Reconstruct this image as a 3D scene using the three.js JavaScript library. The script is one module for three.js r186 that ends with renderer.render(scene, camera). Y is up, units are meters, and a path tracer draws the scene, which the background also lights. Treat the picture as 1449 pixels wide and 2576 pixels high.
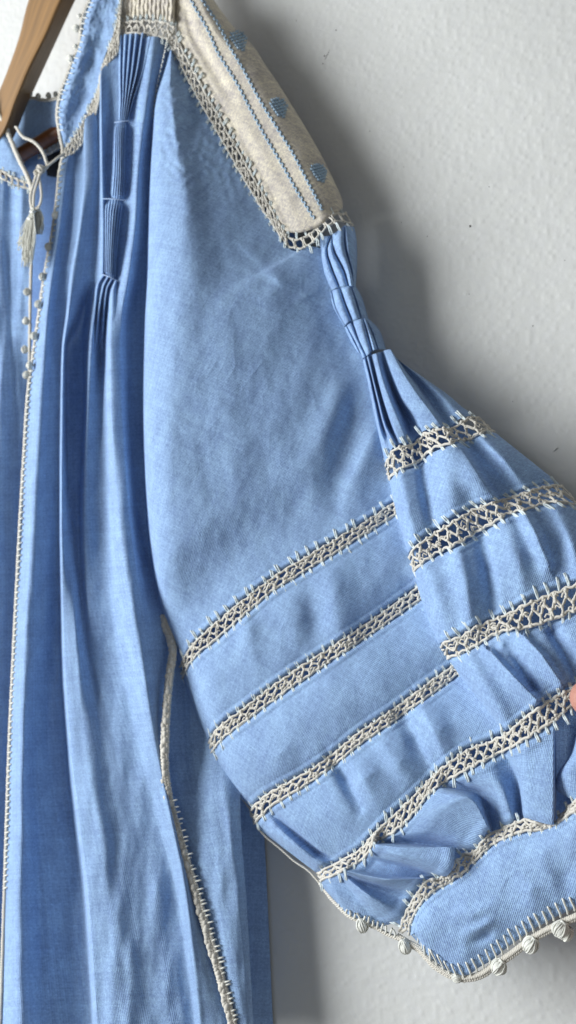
import * as THREE from 'three';
import { mergeGeometries } from 'three/addons/utils/BufferGeometryUtils.js';
import { MarchingCubes } from 'three/addons/objects/MarchingCubes.js';
import { createNoise2D, createNoise3D } from 'simplex-noise';

// ---------------------------------------------------------------- camera, light, exposure
const scene = new THREE.Scene();
const camera = new THREE.PerspectiveCamera(64, 576 / 1024, 0.05, 30);
const YAW = 25 * Math.PI / 180, PITCH = 7 * Math.PI / 180, DIST = 0.64;
const fwd = new THREE.Vector3(-Math.sin(YAW) * Math.cos(PITCH), Math.sin(PITCH), -Math.cos(YAW) * Math.cos(PITCH));
camera.position.copy(fwd).multiplyScalar(-DIST);
camera.lookAt(0, 0, 0);
camera.updateMatrixWorld();
camera.focus = 0.50;
camera.userData.fStop = 7;

scene.background = new THREE.Color(0.178, 0.182, 0.186);          // the dim light of the room itself
const windowLight = new THREE.RectAreaLight(0xf8fbff, 11.5, 1.2, 1.7);   // one tall window to the left
windowLight.position.set(-1.6, 0.15, 1.26);
windowLight.lookAt(0, 0, 0.02);
windowLight.castShadow = true;
scene.add(windowLight);

const renderer = new THREE.WebGLRenderer({ antialias: true });
renderer.setSize(576, 1024);
renderer.toneMapping = THREE.LinearToneMapping;
renderer.toneMappingExposure = 1.05;
renderer.shadowMap.enabled = true;

// ---------------------------------------------------------------- helpers
let seed = 7;
const rnd = () => { seed = (seed * 1664525 + 1013904223) >>> 0; return seed / 4294967296; };
const noise2 = createNoise2D(rnd), noise3 = createNoise3D(rnd);
const right = new THREE.Vector3().setFromMatrixColumn(camera.matrixWorld, 0);
const upv = new THREE.Vector3().setFromMatrixColumn(camera.matrixWorld, 1);
const TH = Math.tan(camera.fov * Math.PI / 360), ASP = 576 / 1024;
const W0 = 1449, H0 = 2576;
// a point in the room, h millimetres off the wall
function at(x, y, h) {
  const a = (x / W0 * 2 - 1) * TH * ASP, b = (1 - y / H0 * 2) * TH;
  const d = fwd.clone().addScaledVector(right, a).addScaledVector(upv, b);
  const t = (h / 1000 - camera.position.z) / d.z;
  return d.multiplyScalar(t).add(camera.position);
}
const lerp = (a, b, t) => a + (b - a) * t;
const clamp = (x, a = 0, b = 1) => Math.min(b, Math.max(a, x));
const sstep = (a, b, x) => { const t = clamp((x - a) / (b - a)); return t * t * (3 - 2 * t); };

// monotone cubic through knots
function pchip(xs, ys) {
  const n = xs.length, d = [], m = new Array(n).fill(0), hh = [];
  for (let i = 0; i < n - 1; i++) { hh[i] = Math.max(1e-6, xs[i + 1] - xs[i]); d[i] = (ys[i + 1] - ys[i]) / hh[i]; }
  if (n === 2) { m[0] = m[1] = d[0]; } else {
    for (let i = 1; i < n - 1; i++) {
      if (d[i - 1] * d[i] <= 0) m[i] = 0;
      else { const w1 = 2 * hh[i] + hh[i - 1], w2 = hh[i] + 2 * hh[i - 1]; m[i] = (w1 + w2) / (w1 / d[i - 1] + w2 / d[i]); }
    }
    m[0] = d[0]; m[n - 1] = d[n - 2];
  }
  return (x) => {
    let i = 0; while (i < n - 2 && x > xs[i + 1]) i++;
    const h = hh[i], t = clamp((x - xs[i]) / h, -0.2, 1.2), t2 = t * t, t3 = t2 * t;
    return (2 * t3 - 3 * t2 + 1) * ys[i] + (t3 - 2 * t2 + t) * h * m[i] + (-2 * t3 + 3 * t2) * ys[i + 1] + (t3 - t2) * h * m[i + 1];
  };
}
// a smooth line through [x, y, h] points, by arc length
function curve(pts) {
  const c = new THREE.CatmullRomCurve3(pts.map((p) => new THREE.Vector3(p[0], p[1], p[2] ?? 50)), false, 'centripetal');
  c.arcLengthDivisions = 400;
  const len = c.getLength();
  const f = (t) => { const p = c.getPointAt(clamp(t)); return [p.x, p.y, p.z]; };
  f.len = len; return f;
}
function gridSurf(fn, nu, nv, ang = 0, along = false) {
  const pos = new Float32Array((nu + 1) * (nv + 1) * 3), uv = new Float32Array((nu + 1) * (nv + 1) * 2), idx = [];
  const ca = Math.cos(ang), sa = Math.sin(ang);
  let k = 0, q = 0;
  for (let j = 0; j <= nv; j++) for (let i = 0; i <= nu; i++) {
    const [x, y, h] = fn(i / nu, j / nv), p = at(x, y, h);
    pos[k++] = p.x; pos[k++] = p.y; pos[k++] = p.z;
  }
  // cloth coordinates in metres; for deeply folded cloth, mean lengths along the cloth itself
  const dist = (a, b) => Math.hypot(pos[a * 3] - pos[b * 3], pos[a * 3 + 1] - pos[b * 3 + 1], pos[a * 3 + 2] - pos[b * 3 + 2]);
  const U = [0], V = [0];
  if (along) {
    for (let i = 1; i <= nu; i++) { let s = 0; for (let j = 0; j <= nv; j++) s += dist(j * (nu + 1) + i, j * (nu + 1) + i - 1); U.push(U[i - 1] + s / (nv + 1)); }
    for (let j = 1; j <= nv; j++) { let s = 0; for (let i = 0; i <= nu; i++) s += dist(j * (nu + 1) + i, (j - 1) * (nu + 1) + i); V.push(V[j - 1] + s / (nu + 1)); }
  }
  for (let j = 0; j <= nv; j++) for (let i = 0; i <= nu; i++) {
    const n = (j * (nu + 1) + i) * 3, a = along ? U[i] : pos[n], b = along ? V[j] : pos[n + 1];
    uv[q++] = a * ca - b * sa; uv[q++] = a * sa + b * ca;
  }
  for (let j = 0; j < nv; j++) for (let i = 0; i < nu; i++) {
    const a = j * (nu + 1) + i, b = a + 1, c = a + nu + 1, d = c + 1;
    idx.push(a, c, b, b, c, d);
  }
  const g = new THREE.BufferGeometry();
  g.setAttribute('position', new THREE.BufferAttribute(pos, 3));
  g.setAttribute('uv', new THREE.BufferAttribute(uv, 2));
  g.setIndex(idx); g.computeVertexNormals();
  return g;
}
// surface through rows of [x, y, h], all rows with the same number of points
function loftFn(rows) {
  const R = rows.length, C = rows[0].length;
  const kv = [0]; for (let r = 1; r < R; r++) { let s = 0; for (let c = 0; c < C; c++) s += Math.hypot(rows[r][c][0] - rows[r - 1][c][0], rows[r][c][1] - rows[r - 1][c][1]); kv.push(kv[r - 1] + Math.max(1, s / C)); }
  const ku = [0]; for (let c = 1; c < C; c++) { let s = 0; for (let r = 0; r < R; r++) s += Math.hypot(rows[r][c][0] - rows[r][c - 1][0], rows[r][c][1] - rows[r][c - 1][1]); ku.push(ku[c - 1] + Math.max(1, s / R)); }
  const cols = []; for (let c = 0; c < C; c++) cols.push([0, 1, 2].map((k) => pchip(kv, rows.map((r) => r[c][k]))));
  let lv = -1, fs = null;
  return (u, v) => {
    if (v !== lv) { lv = v; const s = v * kv[R - 1]; fs = [0, 1, 2].map((k) => pchip(ku, cols.map((c) => c[k](s)))); }
    const t = u * ku[C - 1];
    return [fs[0](t), fs[1](t), fs[2](t)];
  };
}
const num = (n) => String(n).padStart(3, '0');
const used = {};
function numbered(name) { const n = used[name] = (used[name] ?? -1) + 1; return n ? `${name}_${num(n)}` : name; }
function part(name, g, m, parent, label) {
  const o = new THREE.Mesh(g, m); o.name = numbered(name); o.castShadow = o.receiveShadow = true; parent.add(o);
  if (label) o.userData.label = label; return o;
}
function thing(name, label, category) { const o = new THREE.Group(); o.name = name; o.userData = { label, category }; scene.add(o); return o; }

// a thread through [x, y, h] points (h already final), radius in mm
class PCurve extends THREE.Curve { constructor(f) { super(); this.f = f; } getPoint(t, o = new THREE.Vector3()) { return o.copy(this.f(t)); } }
function threadG(pts, r, seg, rad = 5) {
  const v = pts.map((p) => p.isVector3 ? p : at(p[0], p[1], p[2]));
  const c = new THREE.CatmullRomCurve3(v, false, 'centripetal');
  return new THREE.TubeGeometry(c, seg ?? Math.max(2, (v.length - 1) * 2), r / 1000, rad, false);
}
const sphereG = (() => { const b = new THREE.IcosahedronGeometry(1, 1); b.deleteAttribute('uv'); b.setAttribute('uv', new THREE.BufferAttribute(new Float32Array(b.attributes.position.count * 2), 2)); return b; })();
function blobG(p, r, sx = 1, sy = 1) {
  const g = sphereG.clone(); const q = p.isVector3 ? p : at(p[0], p[1], p[2]);
  g.scale(r / 1000 * sx, r / 1000 * sy, r / 1000); g.translate(q.x, q.y, q.z); return g;
}
function merge(list) { return mergeGeometries(list.map((g) => g.index ? g.toNonIndexed() : g), false); }
// two strands twisted round a line of [x, y, h]
function braidG(f, len, r, pitch, amp, rad = 5) {
  const out = [], turns = len / pitch;
  for (let s = 0; s < 2; s++) {
    const n = Math.max(8, Math.round(turns * 6)), pts = [];
    for (let i = 0; i <= n; i++) {
      const t = i / n, p = f(t), p2 = f(Math.min(1, t + 0.004)), p1 = f(Math.max(0, t - 0.004));
      let nx = -(p2[1] - p1[1]), ny = p2[0] - p1[0]; const l = Math.hypot(nx, ny) || 1; nx /= l; ny /= l;
      const a = t * turns * Math.PI * 2 + s * Math.PI, j = 1 + 0.35 * noise2(t * turns * 1.3, s * 9 + len);
      pts.push(at(p[0] + nx * amp * Math.cos(a) * j, p[1] + ny * amp * Math.cos(a) * j, p[2] + amp * 0.3 * Math.sin(a)));
    }
    out.push(new THREE.TubeGeometry(new THREE.CatmullRomCurve3(pts), n * 2, r / 1000, rad, false));
  }
  return out;
}

// ---------------------------------------------------------------- textures and materials
function dataTex(n, fn, srgb) {
  const d = new Uint8Array(n * n * 4);
  for (let j = 0; j < n; j++) for (let i = 0; i < n; i++) { const c = fn(i, j), k = (j * n + i) * 4; d[k] = clamp(c[0]) * 255; d[k + 1] = clamp(c[1]) * 255; d[k + 2] = clamp(c[2]) * 255; d[k + 3] = 255; }
  const t = new THREE.DataTexture(d, n, n); t.wrapS = t.wrapT = THREE.RepeatWrapping; t.magFilter = THREE.LinearFilter; t.minFilter = THREE.LinearFilter;
  if (srgb) t.colorSpace = THREE.SRGBColorSpace; t.needsUpdate = true; return t;
}
// periodic value noise
function lattice(n) { const a = new Float32Array(n * n); for (let i = 0; i < n * n; i++) a[i] = rnd(); return (x, y) => { const xi = Math.floor(x), yi = Math.floor(y), fx = x - xi, fy = y - yi, sx = fx * fx * (3 - 2 * fx), sy = fy * fy * (3 - 2 * fy), I = (v) => ((v % n) + n) % n; return lerp(lerp(a[I(yi) * n + I(xi)], a[I(yi) * n + I(xi + 1)], sx), lerp(a[I(yi + 1) * n + I(xi)], a[I(yi + 1) * n + I(xi + 1)], sx), sy); }; }
const TN = 1024, THREADS = 112;
function weave(base, contrast, slubAmt) {
  const thrA = [], thrB = []; for (let i = 0; i < THREADS; i++) { thrA.push(rnd()); thrB.push(rnd()); }
  const l1 = lattice(256), l2 = lattice(64), l3 = lattice(12), lx = lattice(128);
  const H = new Float32Array(TN * TN);
  const q = THREADS / TN;
  for (let j = 0; j < TN; j++) for (let i = 0; i < TN; i++) {
    const u = i * q, v = j * q, a = Math.floor(u), b = Math.floor(v), fu = u - a, fv = v - b;
    const over = (a + b) & 1;
    const pu = Math.sin(Math.PI * fu), pv = Math.sin(Math.PI * fv);
    const h = over ? pv * 0.65 + pu * 0.35 - 0.18 * thrA[b % THREADS] : pu * 0.65 + pv * 0.35 - 0.18 * thrB[a % THREADS];
    H[j * TN + i] = clamp(h * 0.75 + 0.25 * l1(i / 4, j / 4));
  }
  const map = dataTex(TN, (i, j) => {
    const u = i * q, v = j * q, a = Math.floor(u) % THREADS, b = Math.floor(v) % THREADS;
    const s = (thrA[b] + thrB[a] - 1) * slubAmt * (0.4 + 1.2 * lx(i / 8, j / 8)) + (l1(i / 4, j / 4) - 0.5) * contrast * 0.6 + (lx(i / 8, j / 8 + 40) - 0.5) * contrast * 0.8 + (l2(i / 16, j / 16) - 0.5) * contrast * 0.35 + (l3(i * 12 / TN, j * 12 / TN) - 0.5) * contrast * 0.5 + (H[j * TN + i] - 0.6) * contrast * 0.5;
    return base.map((c, k) => c * (1 + s * (k === 2 ? 0.7 : 1)));
  }, true);
  const bump = dataTex(TN, (i, j) => { const h = H[j * TN + i]; return [h, h, h]; });
  return { map, bump };
}
const TILE = 0.115;
const rep = (t) => { t.repeat.set(1 / TILE, 1 / TILE); return t; };
const wb = weave([0.622, 0.744, 0.895], 0.145, 0.055), wc = weave([0.82, 0.79, 0.73], 0.2, 0.07);
[wb.map, wb.bump, wc.map, wc.bump].forEach(rep);
const M = {
  blue: new THREE.MeshPhysicalMaterial({ map: wb.map, bumpMap: wb.bump, bumpScale: 0.0005, roughness: 1, transmission: 0.15, thickness: 0, sheen: 0.4, sheenRoughness: 0.6, sheenColor: new THREE.Color(0.75, 0.8, 0.85), side: THREE.DoubleSide, specularIntensity: 0.25 }),
  inner: new THREE.MeshPhysicalMaterial({ map: wb.map, bumpMap: wb.bump, bumpScale: 0.0005, roughness: 1, side: THREE.DoubleSide, specularIntensity: 0.2 }),
  cream: new THREE.MeshPhysicalMaterial({ map: wc.map, bumpMap: wc.bump, bumpScale: 0.0005, roughness: 0.96, side: THREE.DoubleSide, specularIntensity: 0.2 }),
  thread: new THREE.MeshStandardMaterial({ color: new THREE.Color(0.63, 0.60, 0.525), roughness: 0.9 }),
  paleStitch: new THREE.MeshStandardMaterial({ color: new THREE.Color(0.64, 0.71, 0.71), roughness: 0.9 }),
  stitch: new THREE.MeshStandardMaterial({ color: new THREE.Color(0.74, 0.74, 0.67), roughness: 0.9 }),
  embroidery: new THREE.MeshStandardMaterial({ color: new THREE.Color(0.33, 0.46, 0.58), roughness: 0.9 }),
  label: new THREE.MeshStandardMaterial({ color: new THREE.Color(0.012, 0.013, 0.018), roughness: 0.9, side: THREE.DoubleSide }),
};
const woodTex = (() => {
  const l = lattice(64), l2 = lattice(256);
  return dataTex(512, (i, j) => { const g = l(i / 8, j / 64) * 0.6 + l2(i / 2, j / 32) * 0.4, k = 0.82 + 0.3 * g; return [0.57 * k, 0.43 * k, 0.255 * k]; }, true);
})();
M.wood = new THREE.MeshPhysicalMaterial({ map: woodTex, roughness: 0.5, clearcoat: 0.25, clearcoatRoughness: 0.45, side: THREE.DoubleSide });
M.dowel = new THREE.MeshPhysicalMaterial({ map: woodTex, color: new THREE.Color(0.72, 0.42, 0.26), roughness: 0.45, clearcoat: 0.3, clearcoatRoughness: 0.4 });
M.steel = new THREE.MeshStandardMaterial({ color: 0xb0b2b4, roughness: 0.3, metalness: 1 });

// ---------------------------------------------------------------- the wall
{
  const la = lattice(128), lb = lattice(64), lc = lattice(16), ld = lattice(256);
  const bump = dataTex(1024, (i, j) => {
    const wx = i + 10 * lc(i / 64, j / 64), wy = j + 6 * lc(j / 64, i / 64);
    const h = 0.52 * la(wx / 8, wy / 8) ** 1.5 + 0.33 * lb(wx / 16, wy / 16) + 0.1 * ld(i / 4, j / 4) + 0.18 * lc(i / 64, j / 64);
    return [h, h, h];
  });
  bump.repeat.set(1 / 0.42, 1 / 0.42);
  const map = dataTex(512, (i, j) => { const k = 1 + 0.02 * (lc(i / 32, j / 32) - 0.5) + 0.015 * (lb(i / 8, j / 8) - 0.5); return [0.842 * k, 0.846 * k, 0.828 * k]; }, true);
  map.repeat.set(1 / 0.9, 1 / 0.9);
  const m = new THREE.MeshStandardMaterial({ map, bumpMap: bump, bumpScale: 0.00042, roughness: 0.62 });
  const g = new THREE.BoxGeometry(5, 4, 0.1); g.translate(-0.6, 0.2, -0.05);
  const p = g.attributes.position, uv = g.attributes.uv;
  for (let i = 0; i < p.count; i++) uv.setXY(i, p.getX(i), p.getY(i));
  const wall = new THREE.Mesh(g, m); wall.name = 'wall'; wall.userData.kind = 'structure'; wall.receiveShadow = true; wall.castShadow = true; scene.add(wall);
  const specks = [], dark = new THREE.MeshStandardMaterial({ color: new THREE.Color(0.2, 0.19, 0.18), roughness: 0.9 });
  for (const [x, y, r] of [[1182, 569, 1.1], [816, 141, 0.8], [812, 160, 0.6], [845, 76, 0.7], [930, 330, 0.5], [1075, 595, 0.45], [1150, 1115, 0.5], [1180, 740, 0.4], [1340, 820, 0.5], [1230, 470, 0.45], [745, 52, 0.5], [1420, 655, 0.4], [1015, 420, 0.4], [1290, 1010, 0.4], [1010, 560, 0.4]])
    specks.push(blobG([x, y, 0.1], r * 0.7, 0.8, 1.2));
  const s = part('paint_speck', merge(specks), dark, wall); s.userData.kind = 'stuff';
  const nick = [threadG([[1393, 1136, -0.2], [1399, 1130, 0.2], [1404, 1127, -0.2]], 0.5), threadG([[830, 125, -0.2], [822, 140, 0.1], [816, 152, -0.2]], 0.35)];
  part('paint_nick', merge(nick), m, wall);
}

// ---------------------------------------------------------------- coat hanger
{
  const t = thing('coat_hanger', 'brown wooden coat hanger with a round lower bar inside the blue dress', 'coat hanger');
  // four corner lines: near-left edge, ridge, far-right edge, hidden back
  const Lr = [[250, -330, 44], [150, -190, 46], [68, 0, 50], [46, 88, 53], [22, 160, 55], [-8, 235, 57], [-60, 330, 56], [-140, 420, 52]];
  const Rg = [[330, -330, 62], [240, -190, 64], [152, 0, 68], [112, 92, 70], [74, 168, 72], [40, 250, 74], [6, 335, 73], [-90, 440, 66]];
  const Bk = [[370, -330, 34], [285, -190, 35], [193, 0, 36], [138, 118, 37], [105, 190, 38], [72, 262, 39], [34, 352, 38], [-50, 470, 36]];
  const Hd = [[300, -330, 24], [200, -190, 26], [120, 0, 28], [90, 100, 30], [60, 180, 31], [25, 255, 32], [-15, 345, 31], [-100, 450, 28]];
  const cs = [Lr, Rg, Bk, Hd].map(curve);
  const sec = (u, v) => {                                           // rounded closed section
    const a = u * 4, i = Math.floor(a) % 4, f = a - Math.floor(a), p = cs[i](v), q = cs[(i + 1) % 4](v), o = cs[(i + 3) % 4](v), n = cs[(i + 2) % 4](v);
    const r = 0.13;
    const mix = (A, B, k) => A.map((x, j) => lerp(x, B[j], k));
    if (f < r) { const k = 0.5 + 0.5 * f / r, A = mix(p, o, r), B = mix(p, q, r); return mix(mix(A, p, k), mix(p, B, k), k); }
    if (f > 1 - r) { const k = 0.5 * (f - 1 + r) / r, A = mix(q, p, r), B = mix(q, n, r); return mix(mix(A, q, k), mix(q, B, k), k); }
    return mix(p, q, f);
  };
  const g = gridSurf(sec, 64, 60);
  const p = g.attributes.position, uv = g.attributes.uv;
  for (let j = 0, k = 0; j <= 60; j++) for (let i = 0; i <= 64; i++, k++) uv.setXY(k, i / 64 * 1.2, j / 60 * 1.1);
  part('arm', g, M.wood, t);
  const g2 = gridSurf((u, v) => { const a = u * Math.PI * 2; return [lerp(300, 770, v) + 26 * Math.cos(a), lerp(-300, 470, v) - 20 * Math.cos(a), lerp(42, 24, v) + 7 * Math.sin(a)]; }, 24, 30);
  part('arm', g2, M.wood, t);
  part('bar', threadG([[-30, 452, 30], [50, 391, 31], [105, 358, 32], [160, 325, 33], [330, 225, 30]], 6.6, 30, 18), M.dowel, t);
  part('hook', threadG([[300, -330, 42], [290, -420, 42], [330, -500, 40], [400, -480, 38], [410, -410, 38]], 1.8, 40, 8), M.steel, t);
}

// ---------------------------------------------------------------- the dress
const dress = thing('dress', 'light blue linen dress with cream crochet lace and balloon sleeve hanging on the wall', 'dress');

// folds of the sleeve: ridge line [x, y, mm], reach to its left and right
const FOLDS = [];
function fold(P, wl, wr, k = 1.45) { const pts = P.map(([x, y, a]) => [x, y, a * k]); const xs = pts.map((p) => p[0]), ys = pts.map((p) => p[1]), w = 2.6 * Math.max(wl, wr); FOLDS.push({ pts, wl, wr, b: [Math.min(...xs) - w, Math.max(...xs) + w, Math.min(...ys) - w, Math.max(...ys) + w] }); }
function F(x, y) {
  let s = 0;
  for (const f of FOLDS) {
    if (x < f.b[0] || x > f.b[1] || y < f.b[2] || y > f.b[3]) continue;
    let best = 1e9, amp = 0, side = 1;
    for (let i = 0; i < f.pts.length - 1; i++) {
      const [ax, ay, aa] = f.pts[i], [bx, by, ba] = f.pts[i + 1], dx = bx - ax, dy = by - ay, l2 = dx * dx + dy * dy;
      const t = clamp(((x - ax) * dx + (y - ay) * dy) / l2), qx = ax + dx * t, qy = ay + dy * t, d = Math.hypot(x - qx, y - qy);
      if (d < best) { best = d; amp = lerp(aa, ba, t); side = (x - ax) * dy - (y - ay) * dx > 0 ? 1 : -1; }   // +1: on the right of a line drawn downwards
    }
    const w = side > 0 ? f.wr : f.wl;
    s += amp * Math.exp(-((best / w) ** 2));
  }
  return s;
}
// main panel
fold([[915, 905, 2], [860, 1000, 3], [800, 1120, 2], [740, 1250, 0]], 40, 40);
fold([[900, 930, -2], [880, 1050, -4], [850, 1200, -2], [830, 1330, 0]], 35, 35);
fold([[650, 660, 0], [700, 700, 1.0], [750, 735, 0]], 14, 24);
fold([[590, 600, 0], [625, 630, 0.8], [670, 668, 0]], 12, 22);
fold([[735, 762, 0], [770, 745, 0.8], [812, 722, 0]], 10, 16);
fold([[440, 190, 0], [450, 260, 2], [430, 330, 0]], 14, 20);
fold([[470, 230, 0], [490, 300, -1.8], [470, 380, 0]], 16, 16);
fold([[980, 1000, 0], [930, 1120, 3], [880, 1230, 2], [860, 1330, 0]], 22, 34);
fold([[520, 700, 0], [500, 1000, -2.5], [510, 1300, 0]], 60, 60);
// outer flare, first tier
fold([[1006, 1200, 5], [1020, 1290, 5], [1040, 1370, 3]], 16, 26);
fold([[1060, 1170, -4], [1075, 1250, -5], [1090, 1330, -3]], 16, 18);
fold([[1110, 1140, 5], [1130, 1230, 5], [1150, 1300, 3]], 34, 34);
fold([[1150, 1115, 7], [1200, 1190, 8], [1245, 1255, 5]], 44, 9);
fold([[1205, 1098, 5], [1270, 1160, 7], [1330, 1235, 3]], 20, 26);
// second tier
fold([[1060, 1430, 4], [1100, 1520, 5], [1120, 1600, 3]], 26, 40);
fold([[1150, 1380, 4], [1170, 1470, 5], [1185, 1570, 4]], 26, 22);
fold([[1210, 1350, -4], [1228, 1430, -7], [1240, 1530, -4]], 22, 16);
fold([[1275, 1310, 5], [1300, 1400, 5], [1320, 1500, 3]], 34, 30);
fold([[1320, 1288, 7], [1352, 1350, 8], [1380, 1420, 4]], 24, 12);
fold([[1400, 1275, 4], [1440, 1370, 6], [1460, 1450, 3]], 20, 30);
// third tier
fold([[1180, 1660, 4], [1225, 1740, 4], [1270, 1820, 3]], 30, 26);
fold([[1235, 1640, 5], [1290, 1700, 7], [1350, 1760, 6]], 22, 8);
fold([[1262, 1625, 2], [1300, 1660, -4], [1345, 1730, -5]], 10, 12);
fold([[1318, 1600, 5], [1365, 1650, 7], [1410, 1715, 5]], 18, 9);
fold([[1390, 1590, -5], [1420, 1640, -6], [1450, 1700, -4]], 14, 18);
fold([[1240, 1565, 0], [1290, 1580, 5], [1350, 1568, 4], [1420, 1545, 2]], 14, 8);
// inner bands
fold([[600, 1520, 0], [620, 1580, 2.5], [640, 1700, 0]], 30, 26);
fold([[830, 1400, 0], [845, 1480, 3], [860, 1600, 2], [880, 1680, 0]], 30, 40);
fold([[770, 1440, 0], [790, 1560, -3], [800, 1640, 0]], 30, 30);
fold([[640, 1830, 0], [700, 1900, 3], [730, 1960, 0]], 40, 40);
fold([[835, 1905, -2], [870, 1960, -6], [905, 2030, -2]], 20, 14);
fold([[870, 1890, 0], [915, 1960, 4], [960, 2040, 0]], 16, 40);
fold([[1015, 1800, -3], [1045, 1860, -5], [1080, 1940, -2]], 26, 16);
fold([[1060, 1770, 2], [1095, 1840, 5], [1130, 1920, 2]], 18, 40);
fold([[940, 1840, 0], [1000, 1920, 3], [1040, 1990, 0]], 24, 26);
fold([[680, 2040, -3], [740, 2095, -8], [800, 2145, -8], [850, 2168, 0]], 12, 7);
fold([[690, 2090, 3], [740, 2125, 6], [800, 2170, 5]], 10, 26);
// cuff
fold([[1240, 2330, 0], [1225, 2350, -3], [1170, 2380, 0]], 14, 14);
fold([[1255, 2300, 0], [1220, 2330, 2.5], [1150, 2360, 0]], 16, 16);
fold([[1130, 2290, 0], [1190, 2300, 2], [1260, 2270, 0]], 18, 18);
fold([[1300, 2180, 0], [1330, 2240, 2.5], [1340, 2300, 0]], 28, 28);
fold([[1380, 2130, 0], [1420, 2200, -2.5], [1430, 2260, 0]], 26, 26);

const wob = (x, y) => 0.8 * noise2(x / 150, y / 190) + 0.22 * noise2(x / 52 + 9, y / 66) + 0.05 * noise2(x / 18, y / 21) + 0.22 * (1 - Math.abs(noise2(x / 95 + 31, y / 120 + 7))) ** 7 * (0.5 + 0.5 * noise2(x / 200, y / 160 + 50)) + 0.1 * (1 - Math.abs(noise2(x / 60 - 31, y / 48 + 70))) ** 8 * (0.5 + 0.5 * noise2(x / 120 + 9, y / 160));
function hemH(d) { return 0.65 * Math.exp(-(((d - 9) / 6) ** 2)) - 1.4 * Math.exp(-((d / 3) ** 2)) - 0.28 * Math.exp(-(((d - 19) / 3) ** 2)); }
function band(topC, botC, nu, nv, o = {}) {
  return gridSurf((u, v) => {
    const a = topC(u), b = botC(u), x = lerp(a[0], b[0], v), y = lerp(a[1], b[1], v), L = Math.hypot(a[0] - b[0], a[1] - b[1]);
    let h = lerp(a[2], b[2], v) + (o.bulge ?? 4) * 4 * v * (1 - v) + F(x, y) + wob(x, y) * (o.wob ?? 1);
    if (o.hem0 !== false) h += hemH(v * L); if (o.hem1 !== false) h += hemH((1 - v) * L);
    return [x, y, h];
  }, nu, nv, o.ang ?? 0.45);
}

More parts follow.
